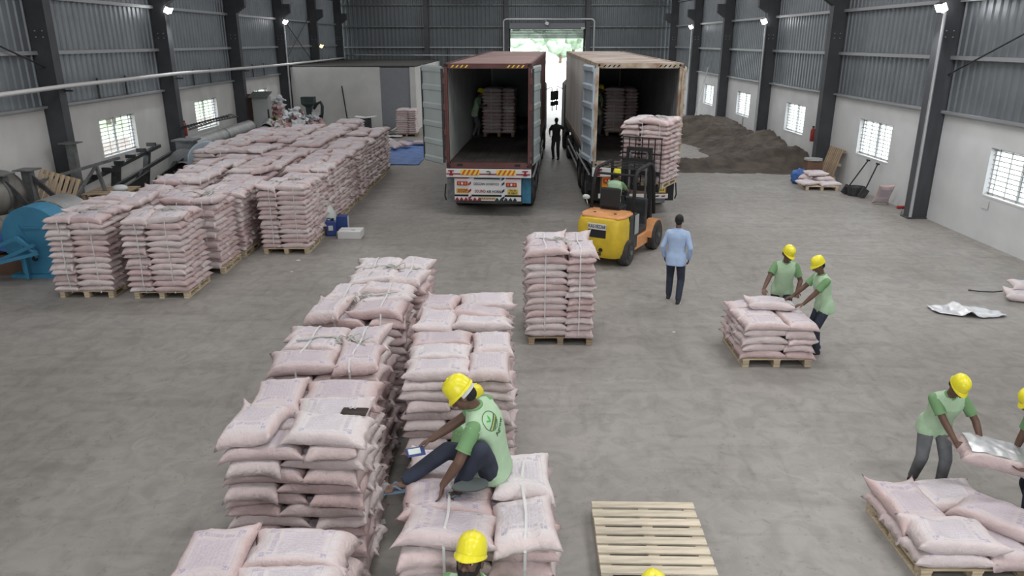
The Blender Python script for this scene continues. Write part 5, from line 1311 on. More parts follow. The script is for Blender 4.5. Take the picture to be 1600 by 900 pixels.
# the man sitting on the sacks, back to the camera
Zt = 0.14 + LH * 12
pel = V3((-0.17, 5.26, Zt + 0.135)); nk = V3((-0.295, 5.18, Zt + 0.135 + 0.535)); hd = V3((-0.385, 5.13, Zt + 0.135 + 0.660))
seat, sshirt, sJ, sB = person('man in yellow helmet and green polo sitting on the sacks, back turned', pel, nk, hd, (-0.80, -0.02, -0.62), at(692, 758, 4.93), at(652, 702, 5.20),
    V3((-0.42, 5.02, Zt + 0.07)), V3((-0.86, 5.16, Zt + 0.03)), base=(-0.17, 5.26, Zt), yaw=PI / 2 - 0.30, s=0.98, bulge=0.05, shoes='sandal', band=True,
    pole_kl=(-.55, -.55, .25), pole_kr=(-.2, .1, 1), pole_el=(0.25, -1, 0), pole_er=(-.2, .6, -.6), hand_l=(-.15, -.2, -1), hand_r=(-.9, -.1, -.4), palm_l=(-1, .2, 0), palm_r=(0, -.3, -1),
    toe_l=(-.6, -.75, -.1), toe_r=(-1, -.15, -.12), up_head=(-.5, 0, .86), hat_tilt=-0.12, hem_lo=-0.20, voxel=.0075)
# emblem and lettering laid onto the back of his shirt
def on_back(me, m, name, centre, right, upv, outward, parent, shirt_o, base):
    bv = BVHTree.FromPolygons([v.co.copy() for v in shirt_o.data.vertices], [tuple(p.vertices) for p in shirt_o.data.polygons])
    for v in me.vertices:
        p = V3(centre) + right * v.co.x + upv * v.co.y + outward * .3 - V3(base)
        hit = bv.ray_cast(p, -outward)
        q = hit[0] if hit[0] else p - outward * .3
        v.co = q + outward * (.004 + v.co.z * 0)
    me.materials.clear(); me.materials.append(m)
    o = bpy.data.objects.new(name, me); COL.objects.link(o); o.parent = parent; return o
pelv, nek, rr_, upp, fww, spf = sB
out = (-fww * .8 + V3((.2, -1.0, .35))).normalized()
upv = (upp - out * upp.dot(out)).normalized(); rt_ = upv.cross(out).normalized()
qrot = Matrix.Rotation(0.55, 3, out); upv = qrot @ upv; rt_ = qrot @ rt_
def disc_mesh(r0, r1, n=32, a0=0, a1=2 * PI):
    me = bpy.data.meshes.new('ring'); vs = []
    for i in range(n + 1):
        a = a0 + (a1 - a0) * i / n; vs += [(r0 * math.cos(a), r0 * math.sin(a), 0), (r1 * math.cos(a), r1 * math.sin(a), 0)]
    me.from_pydata(vs, [], [(2 * i, 2 * i + 1, 2 * i + 3, 2 * i + 2) for i in range(n)]); return me
cen = spf(0.80) + out * .1 - rt_ * .01
M['emblem_green'] = mat('emblem_dark_green', (0.03, 0.11, 0.04), 0.8); M['emblem_leaf'] = mat('emblem_leaf_green', (0.05, 0.42, 0.08), 0.8); M['emblem_yellow'] = mat('emblem_yellow', (0.45, 0.42, 0.08), 0.8)
base = (-0.17, 5.26, Zt)
on_back(disc_mesh(.071, .076), M['emblem_green'], 'emblem_ring', cen, rt_, upv, out, seat, sshirt, base)
lf = bpy.data.meshes.new('leaf'); lf.from_pydata([(-.004, -.005, 0), (-.018, .012, 0), (-.028, .032, 0), (-.010, .026, 0), (0, .008, 0), (.012, .026, 0), (.030, .036, 0), (.022, .014, 0), (.004, -.005, 0)], [], [(0, 1, 2, 3, 4), (4, 5, 6, 7, 8)])
on_back(lf, M['emblem_leaf'], 'emblem_leaf', cen + upv * .006, rt_, upv, out, seat, sshirt, base)
for k, mm in enumerate(('emblem_green', 'emblem_yellow', 'emblem_green', 'emblem_green')):
    yy = -.016 - .013 * k; w = math.sqrt(max(.068 ** 2 - yy ** 2, 1e-4)); nn = 8
    fm = bpy.data.meshes.new('field'); fm.from_pydata([(-w + 2 * w * i / nn, yy + dy, 0) for i in range(nn + 1) for dy in (-.0045, .0045)], [], [(2 * i, 2 * i + 1, 2 * i + 3, 2 * i + 2) for i in range(nn)])
    on_back(fm, M[mm], 'emblem_field', cen, rt_, upv, out, seat, sshirt, base)
on_back(text_mesh('Agrow', .055, 0.0).copy(), M['emblem_green'], 'lettering', cen - upv * .105 + rt_ * .0, rt_, upv, out, seat, sshirt, base)
# slipper, phone beside him
t = thing('phone', 'blue and white phone in the seated man\'s right hand', 'phone', at(650, 706, 5.14))
g = MB(); g.box((0, 0, 0), (0.15, 0.075, 0.012), Euler((0.7, 0.1, 0.5)).to_matrix()); g.build('case', M['blue_plastic'], t, bevel=0.004)
g = MB(); g.box((-.01, -.01, .009), (0.10, 0.045, 0.008), Euler((0.7, 0.1, 0.5)).to_matrix()); g.build('back_cover', M['clear_plastic'], t)
t = thing('slipper', 'dark grey rubber slipper sole up beside the seated man', 'slipper', (-0.33, 4.93, Zt + 0.13), 0.35)
g = MB(); rings = []
for dz in (-.011, .011):
    rings.append([((.145 * math.cos(a)), (.052 + .010 * math.cos(a)) * math.sin(a), dz + .0) for a in [2 * PI * i / 24 for i in range(24)]])
g.loft(rings); g.build('rubber_sole', M['slipper'], t); t.rotation_euler = (0.55, 0.05, 0.3)
# standing behind him in the gap
walker('worker in yellow helmet standing hidden behind the seated man', -0.32, 6.32, 0.5, 1.70, lean=0.25, face=(0.6, 0.5, -0.35), voxel=.012)
# bearded man at the bottom edge
walker('bearded man in yellow helmet at the bottom edge, looking down', -0.26, 4.06, PI - 0.35, 1.80, lean=0.04, face=(-0.22, -0.82, 0.46), beard=True, voxel=.0075)
walker('worker at the bottom edge, only top of yellow helmet visible', 0.89, 3.86, PI - 0.2, 1.665, face=(0.1, -1, -0.2), voxel=.012)
# man in the blue shirt walking away
walker('man in light blue shirt and dark trousers walking towards the trucks', 3.17, 13.90, -0.38, 1.72, lean=0.06, stride=0.13, shirt='blue_shirt', sleeve='blue_shirt', long=True, hat=False, face=(0.35, 0.93, -0.05), voxel=.0085)
# the pair at the waist-high stack
ztop = 0.14 + LH * 6
walker('worker in green polo bending over far side of the waist-high stack', 4.66, 12.20, PI - 0.25, 1.62, lean=0.28, face=(0.35, -0.85, -0.55), wl=V3((4.78, 11.86, ztop + .05)), wr=V3((4.20, 11.86, ztop + .05)), palm_l=(0, 0, -1), palm_r=(0, 0, -1), hand_l=(-.3, -1, -.3), hand_r=(-.2, -1, -.2), voxel=.0085)
walker('worker with darker sleeves standing right of the waist-high stack', 5.04, 11.40, PI / 2 + 0.1, 1.60, lean=0.22, face=(-0.93, -0.12, -0.50), wl=V3((4.66, 11.28, ztop + .02)), wr=V3((4.60, 11.60, ztop + .05)), palm_l=(0, 0, -1), palm_r=(0, 0, -1), hand_l=(-1, .1, -.25), hand_r=(-1, 0, -.3), voxel=.0085, stride=.06)
# the pair carrying a foil-faced sack at bottom right
walker('worker in grey trousers lifting left end of the silver sack', 4.75, 7.42, PI - 0.10, 1.56, lean=0.42, face=(0.12, -0.75, -0.65), pants='grey_cloth', wl=V3((5.00, 7.02, 0.84)), wr=V3((4.74, 6.98, 0.80)), palm_l=(0, 1, .2), palm_r=(0, 1, .2), hand_l=(.25, -.6, -.7), hand_r=(.5, -.5, -.7), voxel=.0085)
walker('worker cut off by the right edge, holding the silver sack', 5.50, 6.74, PI / 2 - 0.1, 1.58, lean=0.40, face=(-0.8, 0.1, -0.6), wl=V3((5.22, 6.60, 0.66)), wr=V3((5.34, 6.98, 0.68)), palm_l=(0, .3, 1), palm_r=(0, -.3, 1), hand_l=(-1, .2, 0), hand_r=(-1, 0, 0), voxel=.0085)
sk = link_mesh('sack', sack_mesh('carried_sack', 77, 24, 18, M['sack'], L=0.88, W=0.50, T=0.20, flop=0.05), None, Matrix.Translation((5.13, 6.88, 0.74)) @ Euler((0.10, 0.19, -0.20)).to_matrix().to_4x4())
tag(sk, 'pink sack with shiny foil top carried between two workers', 'sack')
def foil(u, v):
    x = (-0.36 + 0.70 * u); y = (-0.17 + 0.34 * v)
    q = max(0, 1 - abs(x / .44) ** 5) ** .55 * max(0, 1 - abs(y / .25) ** 4) ** .5
    return (x, y, 0.104 * q + 0.008 + 0.012 * noise.noise(V3((x * 14, y * 9, 4))) + .003 * math.sin(x * 30 + 4 * math.sin(y * 12)))
g = MB(); g.grid(foil, 30, 16); fo = g.build('foil_face', M['foil'], sk, smooth=True, fix=False); fo['label'] = 'creased silver foil face'
# forklift driver
def fk(x, y, z): v = R_FK @ V3((x, y, 0)); return V3((2.14 + v.x, 16.68 + v.y, z))
person('forklift driver in green polo and yellow helmet seen from behind', fk(-.05, .52, 1.33), fk(-.05, .60, 1.80), fk(-.05, .66, 1.93), R_FK @ V3((0, 1, -.15)), fk(-.17, 1.02, 1.50), fk(.10, 1.02, 1.50), fk(-.20, 1.15, .78), fk(.12, 1.15, .78), base=fk(-.05, .52, 1.26), yaw=FY, s=.93, hem_lo=-0.16, pole_kl=(R_FK @ V3((-.1, .5, 1))), pole_kr=(R_FK @ V3((.1, .5, 1))), voxel=.010)
# man between the trucks, workers inside the containers
walker('man in dark clothes standing in the gap between the two trucks', 1.86, 32.6, PI - 0.3, 1.75, shirt='dark_cloth', sleeve='dark_cloth', pants='dark_cloth', hat=False, face=(-.3, 1, 0), stride=.04, voxel=.014, wl=V3((2.18, 32.5, 1.05)), wr=V3((1.58, 32.6, 1.05)))
walker('worker leaning on the stack inside the maroon container', -1.33, 26.75, -PI / 2 + 0.15, 1.62, lean=0.28, hz=bed(LX, LY, 0, 5.4) + .01, face=(.95, .1, -.2), wl=V3((-.98, 27.0, 2.95)), wr=V3((-.98, 26.65, 2.75)), pants='grey_cloth', stride=.10, voxel=.013)
walker('worker standing beside the stack inside the beige container', 3.02, 27.0, -PI / 2 + 0.2, 1.70, hz=bed(RX, RY, 0, 5.4) + .01, lean=0.05, face=(.9, .2, -.2), pants='grey_cloth', voxel=.013)

# ================================================================== RIGHT SIDE OF THE HALL
# compost heap against the right wall
def heap(u, v):
    y = 28.4 + 20.5 * v; x = 5.6 + 6.38 * u
    e = noise.noise(V3((x * .35, y * .35, 0))); e2 = noise.noise(V3((x * 1.1, y * 1.1, 3))); e3 = noise.noise(V3((x * 3.5, y * 3.5, 5)))
    def hump(cx, cy, sx, sy, h): return h * math.exp(-((x - cx) / sx) ** 2 - ((y - cy) / sy) ** 2)
    z = hump(12.2, 34.8, 2.3, 3.6, 1.0) + hump(11.2, 41.0, 2.3, 2.8, .9) + hump(9.3, 43.0, 2.0, 2.4, .6) + hump(9.4, 30.6, 2.6, 1.3, .45) + hump(6.7, 30.2, 1.8, .9, .36) + hump(11.6, 30.6, 1.3, 1.4, .35) + hump(7.6, 46.0, 2.5, 2.0, .75)
    z += (.16 * e + .12 * e2 + .10 * e3 + .05 * noise.noise(V3((x * 8, y * 8, 7)))) * min(1, z * 2.2) - 0.10
    edge = min(1, v * 9, (1 - v) * 6, u * 9)
    return (x, y, max(z * edge, -0.02))
g = MB(); g.grid(heap, 110, 220); o = g.build('compost_heap', M['soil'], smooth=True, fix=False); tag(o, 'dark brown heap of compost along the right wall', 'heap', kind='stuff')

GP = 'sacks on the small pallet by right wall'
pallet((10.72, 25.95, 0), -0.12, 'wooden pallet with a few loose sacks by the right wall')
for i, (x, y, z, rz, rx, lab) in enumerate([(10.95, 25.62, .20, .1, .05, 'pink sack at the right front of the small wall pallet'), (10.85, 25.95, .32, .2, -.05, 'pink sack second up on the small wall pallet'), (10.25, 25.7, .23, .5, .12, 'pink sack hanging off the left side of small wall pallet'), (10.45, 26.2, .36, .9, 0, 'pink sack at the back left of the small wall pallet'), (10.62, 26.0, .50, .1, .08, 'pale sack topmost on the small wall pallet')]):
    lone('W%d' % i, x, y, z, rz, lab, GP, rx=rx)
g = MB(); g.ell((0, 0, .24), .30, .22, .26, None, 14, 8); t = g.build('blue_bag', M['blue_tarp'], loc=(10.35, 26.75, 0), smooth=True); tag(t, 'crumpled blue plastic bag behind the small wall pallet', 'bag')
for v in t.data.vertices: v.co += v.normal * .16 * noise.noise(v.co * 6)
g = MB(); g.cyl((0, 0, 0), (0, 0, .06), .32, 20); t = g.build('basin', M['cabinet'], loc=(10.95, 27.2, .78)); tag(t, 'shallow grey basin on top behind the small wall pallet', 'basin')
g = MB(); g.box((0, 0, .39), (.55, .45, .78)); t = g.build('crate', M['brown'], loc=(10.95, 27.2, 0)); tag(t, 'dark crate under the grey basin by the right wall', 'crate')
p = pallet((11.80, 27.35, 0.64), 0, 'wooden pallet standing on edge against the right wall', 'wood_old', rot=(0, -1.32, 0))
# shovel, pallet-jack handles, tub
def shovel(label, a, b, blade=True):
    t = thing('shovel', label, 'shovel', a)
    d = V3(b) - V3(a); g = MB(); g.cyl((0, 0, 0), d, .022, 6); g.build('shaft', M['black'], t)
    g = MB(); g.bar(d - V3((0, .09, 0)), d + V3((0, .09, 0)), .05, .05); g.build('grip', M['black'], t)
    g = MB(); g.box((0, 0, .0), (.26, .06, .32), Matrix.Rotation(.5, 3, 'Y')); g.build('blade', M['dark_steel'], t, bevel=.02)
shovel('long-handled shovel leaning beside the wall tub, left one', (11.20, 24.75, .16), (11.86, 24.90, 1.12))
shovel('long-handled shovel leaning beside the wall tub, right one', (11.48, 24.10, .16), (11.88, 24.25, 1.10))
g = MB(); g.lathe([(.02, 0), (.24, 0), (.31, .30), (.29, .30), (.22, .03), (.02, .03)], (0, 0, 0), 'z', 20); t = g.build('tub', M['dark_steel'], loc=(11.42, 24.55, 0), smooth=False); tag(t, 'dark metal tub on the floor between the two shovels', 'tub')
lone('W9', 11.60, 23.00, .36, 1.45, 'pink sack propped upright against the right wall', None, rx=0, ry=1.02, top=True)
t = thing('valve', 'small red and grey valve at the foot of the scuffed column', 'valve', (11.55, 21.75, 0))
g = MB(); g.cyl((0, 0, .02), (0, 0, .2), .04, 8); g.build('pipe_stub', M['galv'], t); g = MB(); g.cyl((-.12, 0, .2), (.12, 0, .2), .05, 8); g.build('wheel', M['redbox'], t)
def extinguisher(label, x, y, z, r=1):
    t = thing('fire_extinguisher', label, 'extinguisher', (x, y, z))
    g = MB(); g.lathe([(.02, 0), (.085, 0), (.09, .03), (.09, .42), (.05, .50), (.03, .52)], (0, 0, 0), 'z', 14); g.build('cylinder', M['redbox'], t, smooth=True)
    g = MB(); g.box((0, 0, .56), (.05, .12, .06)); g.build('valve_head', M['black'], t); g = MB(); g.tube([(0, .05, .55), (.02, .13, .45), (.02, .12, .2)], .014, 5); g.build('hose', M['black'], t)
extinguisher('red fire extinguisher hung on the right wall near the compost heap', 11.86, 29.85, 1.12)
extinguisher('red fire extinguisher on the left wall beside a window', -12.9, 29.6, 1.35)
t = thing('pole', 'long pale pole leaning on the far right wall', 'pole', (11.1, 46.5, .4)); g = MB(); g.cyl((0, 0, 0), (.70, .4, 3.0), .04, 6); g.build('shaft', M['card'], t)
g = MB(); g.box((0, 0, 0), (.006, .30, .22)); t = g.build('notice', M['card'], loc=(11.985, 18.6, .96)); tag(t, 'small pale notice on the right wall under the near window', 'notice')
g = MB(); g.box((0, 0, 0), (.02, .16, .36)); t = g.build('switch_box', M['cabinet'], loc=(11.98, 39.6, .93)); tag(t, 'small grey switch box on the right wall below a window', 'box')
# silver liner sheet on the floor, sacks at the right edge
def sheet(u, v):
    x = -.62 + 1.24 * u; y = (v - .5) * .62 * (1 - .55 * abs(2 * u - .9) ** 2)
    return (x, y - .25 * u + .12, .03 + .05 * abs(noise.noise(V3((x * 3, y * 3, 1)))) + (.10 * math.exp(-((u - .42) / .07) ** 2)) + .02 * noise.noise(V3((x * 11, y * 9, 2))))
g = MB(); g.grid(sheet, 30, 14); t = g.build('liner_sheet', M['foil'], loc=(8.62, 13.25, 0), smooth=True, fix=False); tag(t, 'crumpled silver liner sheet lying alone on the floor at right', 'sheet')
md = t.modifiers.new('thickness', 'SOLIDIFY'); md.thickness = .006
lone('E1', 10.25, 13.95, .08, -.45, 'pink sack flat on the floor at the right edge, lower', 'sacks at the right edge', s=1.15)
lone('E2', 10.45, 14.25, .21, -.3, 'pale sack lying on the pink one at the right edge', 'sacks at the right edge')
t = thing('rope_end', 'thin dark rope end by the sacks at the right edge', 'rope', (9.55, 14.3, .02)); g = MB(); g.tube([(-.15, .25, 0), (0, .1, .02), (.2, -.02, .05), (.35, -.05, .08)], .014, 6); g.build('cord', M['dark_steel'], t, smooth=True)
g = MB(); g.box((0, 0, .004), (.10, .075, .008), Matrix.Rotation(.3, 3, 'Z')); t = g.build('paper_slip', M['card'], loc=(-1.42, 6.76, 0)); tag(t, 'small white paper slip on the floor between the middle rows', 'paper')
for i, (px, py, w) in enumerate([(1053, 519, .05), (466, 407, .09), (456, 425, .06), (520, 265, .08)]):
    c = V3((0, 0, 0)); ray = at(px, py, 10); d = ray - V3((0, 0, CAM_H)); q = V3((0, 0, CAM_H)) + d * (CAM_H / -d.z)
    g = MB(); g.box((0, 0, .004), (w, w * .8, .008), Matrix.Rotation(i * .7, 3, 'Z')); t = g.build('scrap', M['card'], loc=(q.x, q.y, 0)); tag(t, 'white scrap on the floor, %s' % ['left of the waist-high stack', 'in front of the left block, larger', 'in front of the left block, smaller', 'far, beside the left block'][i], 'scrap')
# pouch on a sack of the second stack
t = thing('pouch', 'dark brown cloth pouch lying on a sack of the middle left row', 'pouch', (-1.45, 6.08, SURF_L1.ray_cast(V3((-1.45, 6.08, 3)), V3((0, 0, -1)))[0].z + .03), -.05)
g = MB(); g.loft([[(-.115, -.06, 0), (.115, -.06, 0), (.115, .06, 0), (-.115, .06, 0)], [(-.12, -.065, .012), (.12, -.065, .012), (.12, .065, .012), (-.12, .065, .012)], [(-.105, -.05, .024), (.105, -.05, .024), (.105, .05, .024), (-.105, .05, .024)]]); g.build('cloth', mat('dark_brown_cloth', (.045, .033, .03), .9, var=.3), t)
g = MB(); g.tube([(-.02 + .03 * math.cos(a), .03 + .018 * math.sin(2 * a), .034) for a in [2 * PI * i / 12 for i in range(12)]], .004, 5, closed=True); g.build('cord', M['strap'], t)

# ================================================================== BESIDE THE LEFT BLOCK
t = thing('carton', 'white carton on the floor beside the left block', 'box', (-4.27, 18.98, 0), 0.0)
g = MB(); g.box((0, 0, .10), (.60, .48, .20)); g.build('body', M['white_paint'], t, bevel=.01); g = MB(); g.box((0, 0, .203), (.60, .05, .006)); g.build('tape', M['card'], t)
g = MB(); g.box((.08, -.05, .203), (.10, .02, .008)); g.build('handle_slot', M['dark_steel'], t)
t = thing('jerrycan', 'dark blue plastic can with white label next to the white carton', 'can', (-4.83, 19.15, 0), .2)
g = MB(); g.box((0, 0, .2), (.26, .2, .40)); g.build('body', M['blue_plastic'], t, bevel=.03); g = MB(); g.cyl((.06, 0, .40), (.06, 0, .46), .035, 10); g.build('cap', M['black'], t); g = MB(); g.box((0, -.104, .22), (.12, .01, .13)); g.build('sticker', M['card'], t); g = MB(); g.tube([(-.09, 0, .38), (-.08, 0, .46), (.0, 0, .46), (.02, 0, .40)], .016, 6); g.build('handle', M['blue_plastic'], t)
t = thing('carton', 'small blue and white carton behind the blue can', 'box', (-4.66, 19.75, 0), .1); g = MB(); g.box((0, 0, .2), (.32, .3, .40)); g.build('body', M['blue_plastic'], t); g = MB(); g.box((0.162, 0, .2), (.006, .28, .36)); g.build('side_panel', M['card'], t)
g = MB(); g.ell((0, 0, .36), .24, .24, .36, None, 14, 8); t = g.build('plastic_bag', M['clear_plastic'], loc=(-5.02, 19.6, 0.02), smooth=True); tag(t, 'bulging milky plastic bag leaning on the left block', 'bag')
for v in t.data.vertices: v.co += v.normal * .06 * noise.noise(v.co * 5)
# blue tarpaulin with loose sacks
def tarp(u, v):
    x = -7.0 + 3.1 * u; y = 30.9 + 7.6 * v
    return (x + .15 * noise.noise(V3((v * 5, 0, 1))), y + .15 * noise.noise(V3((u * 5, 3, 1))), .025 + .05 * abs(noise.noise(V3((x * 1.5, y * 1.2, 0)))) + .02 * noise.noise(V3((x * 5, y * 4, 2))))
g = MB(); g.grid(tarp, 40, 60); t = g.build('tarpaulin', M['blue_tarp'], smooth=True, fix=False); tag(t, 'blue tarpaulin spread on the floor behind the open container door', 'tarpaulin')
md = t.modifiers.new('thickness', 'SOLIDIFY'); md.thickness = .005
for i, (x, y, z, rz, rx, ry, w) in enumerate([(-6.35, 35.3, .22, .3, .1, .1, 'leftmost'), (-6.05, 35.9, .35, -.6, .2, .15, 'topmost'), (-5.65, 35.4, .25, -.8, .3, .2, 'leaning'), (-5.25, 36.0, .22, -.5, .1, .1, 'right-hand'), (-4.55, 37.0, .14, 0, 0, 0, 'separate flat'), (-6.2, 32.0, .15, .2, 0, 0, 'nearest flat')]):
    lone('T%d' % i, x, y, z, rz, '%s pink sack lying on the blue tarpaulin' % w, 'sacks on the tarpaulin', rx=rx, ry=ry, s=1.1)
def roll(a, q): return (q * math.cos(a), q * math.sin(a))
t = thing('plastic_roll', 'rolled white plastic sheet on the near edge of the tarpaulin', 'roll', (-5.55, 31.75, .32), .3)
g = MB(); pts = []
for i in range(40):
    a = i * .42; q = .06 + .0055 * i; pts.append((q * math.cos(a), q * math.sin(a)))
vs = []
for x, z in pts: vs += [(x, -.3, z), (x, .3, z)]
g.add(vs, [(2 * i, 2 * i + 1, 2 * i + 3, 2 * i + 2) for i in range(39)]); o = g.build('sheet', M['clear_plastic'], t, smooth=True, fix=False)
md = o.modifiers.new('thickness', 'SOLIDIFY'); md.thickness = .012
# crumpled empty bags heap
def crumple(name, label, cx, cy, n, rx, ry, z0, h, mats, seed):
    """a heap of crumpled empty film bags that nobody could count: one mass"""
    rr = random.Random(seed); V, F, MI = [], [], []
    for k in range(n):
        a = rr.random() * 2 * PI; q = math.sqrt(rr.random()); x, y = cx + rx * q * math.cos(a), cy + ry * q * math.sin(a); z = z0 + h * (1 - q * .8) * rr.uniform(.3, 1) + .15
        S = V3((k * 3.1, seed, 0)); sz = rr.uniform(.4, .65); E_ = Euler((rr.uniform(-1.1, 1.1), rr.uniform(-1.1, 1.1), rr.uniform(0, 6))).to_matrix(); mi = rr.randrange(len(mats)); o = len(V)
        for j in range(9):
            for i in range(9):
                u, v = i / 8, j / 8
                V.append(E_ @ V3(((u - .5) * sz + .1 * noise.noise(V3((u * 3, v * 3, 0)) + S), (v - .5) * sz + .1 * noise.noise(V3((u * 3, v * 3, 9)) + S), .24 * noise.noise(V3((u * 3.5, v * 3.5, 5)) + S) + .14 * (1 - 2 * abs(u - .5)))) + V3((x, y, z)))
        for j in range(8):
            for i in range(8): F.append((o + j * 9 + i, o + j * 9 + i + 1, o + j * 9 + i + 10, o + j * 9 + i + 9)); MI.append(mi)
    lo = min(v[2] for v in V); V = [(v[0], v[1], max(v[2], 0.01)) for v in V]
    me = bpy.data.meshes.new(name); me.from_pydata(V, [], F)
    for m_ in mats: me.materials.append(m_)
    me.polygons.foreach_set('material_index', MI); o = bpy.data.objects.new(name, me); COL.objects.link(o); tag(o, label, 'bags', kind='stuff')
M['pink_film'] = mat('pink_bag_film', (.55, .36, .36), .6); M['white_film'] = mat('white_bag_film', (.64, .66, .68), .45); M['grey_film'] = mat('grey_bag_film', (.33, .34, .35), .6); M['olive_film'] = mat('olive_bag_film', (.26, .27, .13), .6)
crumple('empty_bags', 'heap of crumpled white, pink and grey empty bags behind the left block', -10.3, 35.6, 60, 1.3, 1.6, .80, .85, [M['pink_film'], M['white_film'], M['white_film'], M['grey_film'], M['pink_film'], M['pink_film'], M['white_film'], M['olive_film']], 3)
crumple('hung_bags', 'bunch of pink empty bags piled high beside the grey control cabinet', -11.75, 38.2, 60, .40, .5, -.1, 2.6, [M['pink_film'], M['pink_film'], mat('rose_bag_film', (.48, .28, .28), .6), M['pink_film'], M['pink_film'], M['white_film']], 8)
# dark green machine on a stand
t = thing('mixing_machine', 'dark green machine with hopper and curved chute by the partition wall', 'machine', (-11.25, 41.9, 0))
g = MB(); g.box((0, 0, .62), (1.05, .6, .62)); g.build('body', M['green_dark'], t, bevel=.04); g = MB(); g.cyl((-.6, 0, .72), (.6, 0, .72), .30, 16); g.build('drum', M['green_dark'], t, smooth=False)
for x in (-.42, .42):
    for y in (-.22, .22): g = MB(); g.box((x, y, .16), (.08, .08, .32)); g.build('leg', M['green_dark'], t)
g = MB(); g.loft([[(x * .13, y * .13, 1.05) for x, y in ((-1, -1), (1, -1), (1, 1), (-1, 1))], [(x * .15, y * .15, 1.45) for x, y in ((-1, -1), (1, -1), (1, 1), (-1, 1))], [(x * .34, y * .3, 1.62) for x, y in ((-1, -1), (1, -1), (1, 1), (-1, 1))], [(x * .34, y * .3, 2.0) for x, y in ((-1, -1), (1, -1), (1, 1), (-1, 1))]]); g.build('hopper', M['green_dark'], t)
g = MB(); g.tube([(.25, 0, 1.35), (.45, 0, 1.62), (.66, 0, 1.72), (.74, 0, 1.5), (.70, 0, 1.1), (.62, 0, .75)], .085, 10); g.build('chute', M['green_dark'], t, smooth=True)
for x in (-.42, .40): g = MB(); g.box((x, -.33, 1.08), (.38, .04, .26)); g.build('label_plate', M['card'], t)
g = MB(); g.cyl((-1.05, -.1, .95), (-.4, 0, 1.0), .05, 8); g.build('lever', M['green_dark'], t)
# electrical cabinet with brown board, thin post
t = thing('control_cabinet', 'tall grey control cabinet by the left wall', 'cabinet', (-11.95, 36.2, 0))
g = MB(); g.box((0, 0, 1.25), (.75, .5, 2.3)); g.build('body', M['cabinet'], t, bevel=.01); g = MB(); g.box((0, -.26, 1.3), (.66, .02, 2.0)); d = g.build('door', M['cabinet'], t); g = MB(); g.box((.25, -.28, 1.2), (.04, .02, .16)); g.build('handle', M['black'], d)
g = MB(); g.box((0, -.1, 2.5), (.9, .8, .05), Matrix.Rotation(.25, 3, 'X')); g.build('canopy', M['grey_steel'], t); g = MB(); g.box((0, 0, .05), (.75, .5, .1)); g.build('plinth', M['black'], t)
g = MB(); g.box((0, 0, 1.25), (.30, .3, 2.5)); t = g.build('tall_carton', M['brown'], loc=(-12.6, 36.4, 0)); tag(t, 'tall brown box standing left of the grey cabinet', 'box')
t = thing('post', 'thin dark post in front of the grey cabinet', 'post', (-11.35, 35.2, 0)); g = MB(); g.cyl((0, 0, 0), (0, 0, 1.9), .04, 6); g.build('shaft', M['black'], t); g = MB(); g.box((0, 0, .02), (.3, .3, .04)); g.build('foot', M['black'], t)
t = thing('stick', 'long dark stick leaning on the partition wall', 'stick', (-9.3, 42.75, 0)); g = MB(); g.cyl((0, 0, 0), (-.35, .45, 2.5), .035, 6); g.build('shaft', M['black'], t)
t = thing('bench', 'small dark stand with a white board on top', 'table', (-8.05, 41.2, 0)); g = MB(); g.box((0, 0, .45), (.55, .5, .9)); g.build('stand', M['dark_steel'], t)
for s, w in ((-1, .5), (1, .62)): g = MB(); g.box((s * .29, 0, .98), (w, .75, .03), Matrix.Rotation(-s * .12, 3, 'Y')); g.build('board', M['card'], t)
for k in range(5):
    t = thing('plank', 'short %s plank lying in the pile by the grey board' % ['pale', 'dark', 'thin pale', 'broad', 'tilted'][k], 'plank', (-7.1 + .17 * k, 41.4 + .1 * k, .08 + .03 * k)); g = MB(); g.box((0, 0, 0), (.14, 1.3, .05), Euler((.2 * (k % 3), 0, -.5 - .1 * k)).to_matrix()); g.build('board', M['wood_old'] if k % 2 else M['card'], t)
for k, (x, y, w) in enumerate([(-7.6, 39.6, 1.6), (-6.6, 40.3, 1.3), (-6.9, 39.0, 1.1)]):
    g = MB(); g.grid(lambda u, v: ((u - .5) * w, (v - .5) * .7, .05 + .09 * abs(noise.noise(V3((u * 4 + k * 7, v * 4, 2))))), 14, 8); t = g.build('sheet_scrap', M['card'], loc=(x, y, 0), fix=False); tag(t, 'pale plastic sheet on the floor by the grey board, %s' % ['left', 'right', 'front'][k], 'sheet')

# ducts, blower and disc along the left wall
def duct(label, a, b, r, rings=2, flange=True):
    t = thing('duct', label, 'duct', a); d = V3(b) - V3(a); u = d.normalized()
    g = MB(); n = 20
    g.tube([(0, 0, 0), d], r, n, caps=False); g.tube([d, (0, 0, 0)], r * .94, n, caps=False); g.build('pipe_wall', M['duct'], t, smooth=True, fix=False)
    for k in range(rings + 1):
        c = d * k / rings; g = MB(); g.tube([c - u * .025, c + u * .025], r * 1.07, n, caps=False); g.tube([c + u * .025, c - u * .025], r * .95, n, caps=False)
        g.build('flange', M['grey_steel'], t)
    g = MB(); g.cyl(d * .7 - u * .01, d * .7, r * .93, n); g.build('inner_dark', M['black'], t)
duct('large grey duct lying on top of others by the left wall', (-11.9, 27.6, 1.22), (-11.6, 33.2, 1.30), .30)
duct('grey duct in front with open end towards the camera', (-10.9, 29.6, .95), (-11.1, 34.4, 1.0), .33)
duct('long low grey duct under the others by the left wall', (-11.6, 26.8, .65), (-11.0, 31.5, .6), .32)
duct('short grey duct at the far end of the duct pile', (-11.0, 33.6, 1.15), (-11.3, 35.0, 1.25), .26)
duct('grey duct at the bottom of the pile beside the wall', (-12.4, 27.5, .35), (-12.3, 34.5, .35), .33)
t = thing('ladder', 'dark rack of curved rungs leaning over the ducts', 'rack', (-12.55, 28.2, 1.75))
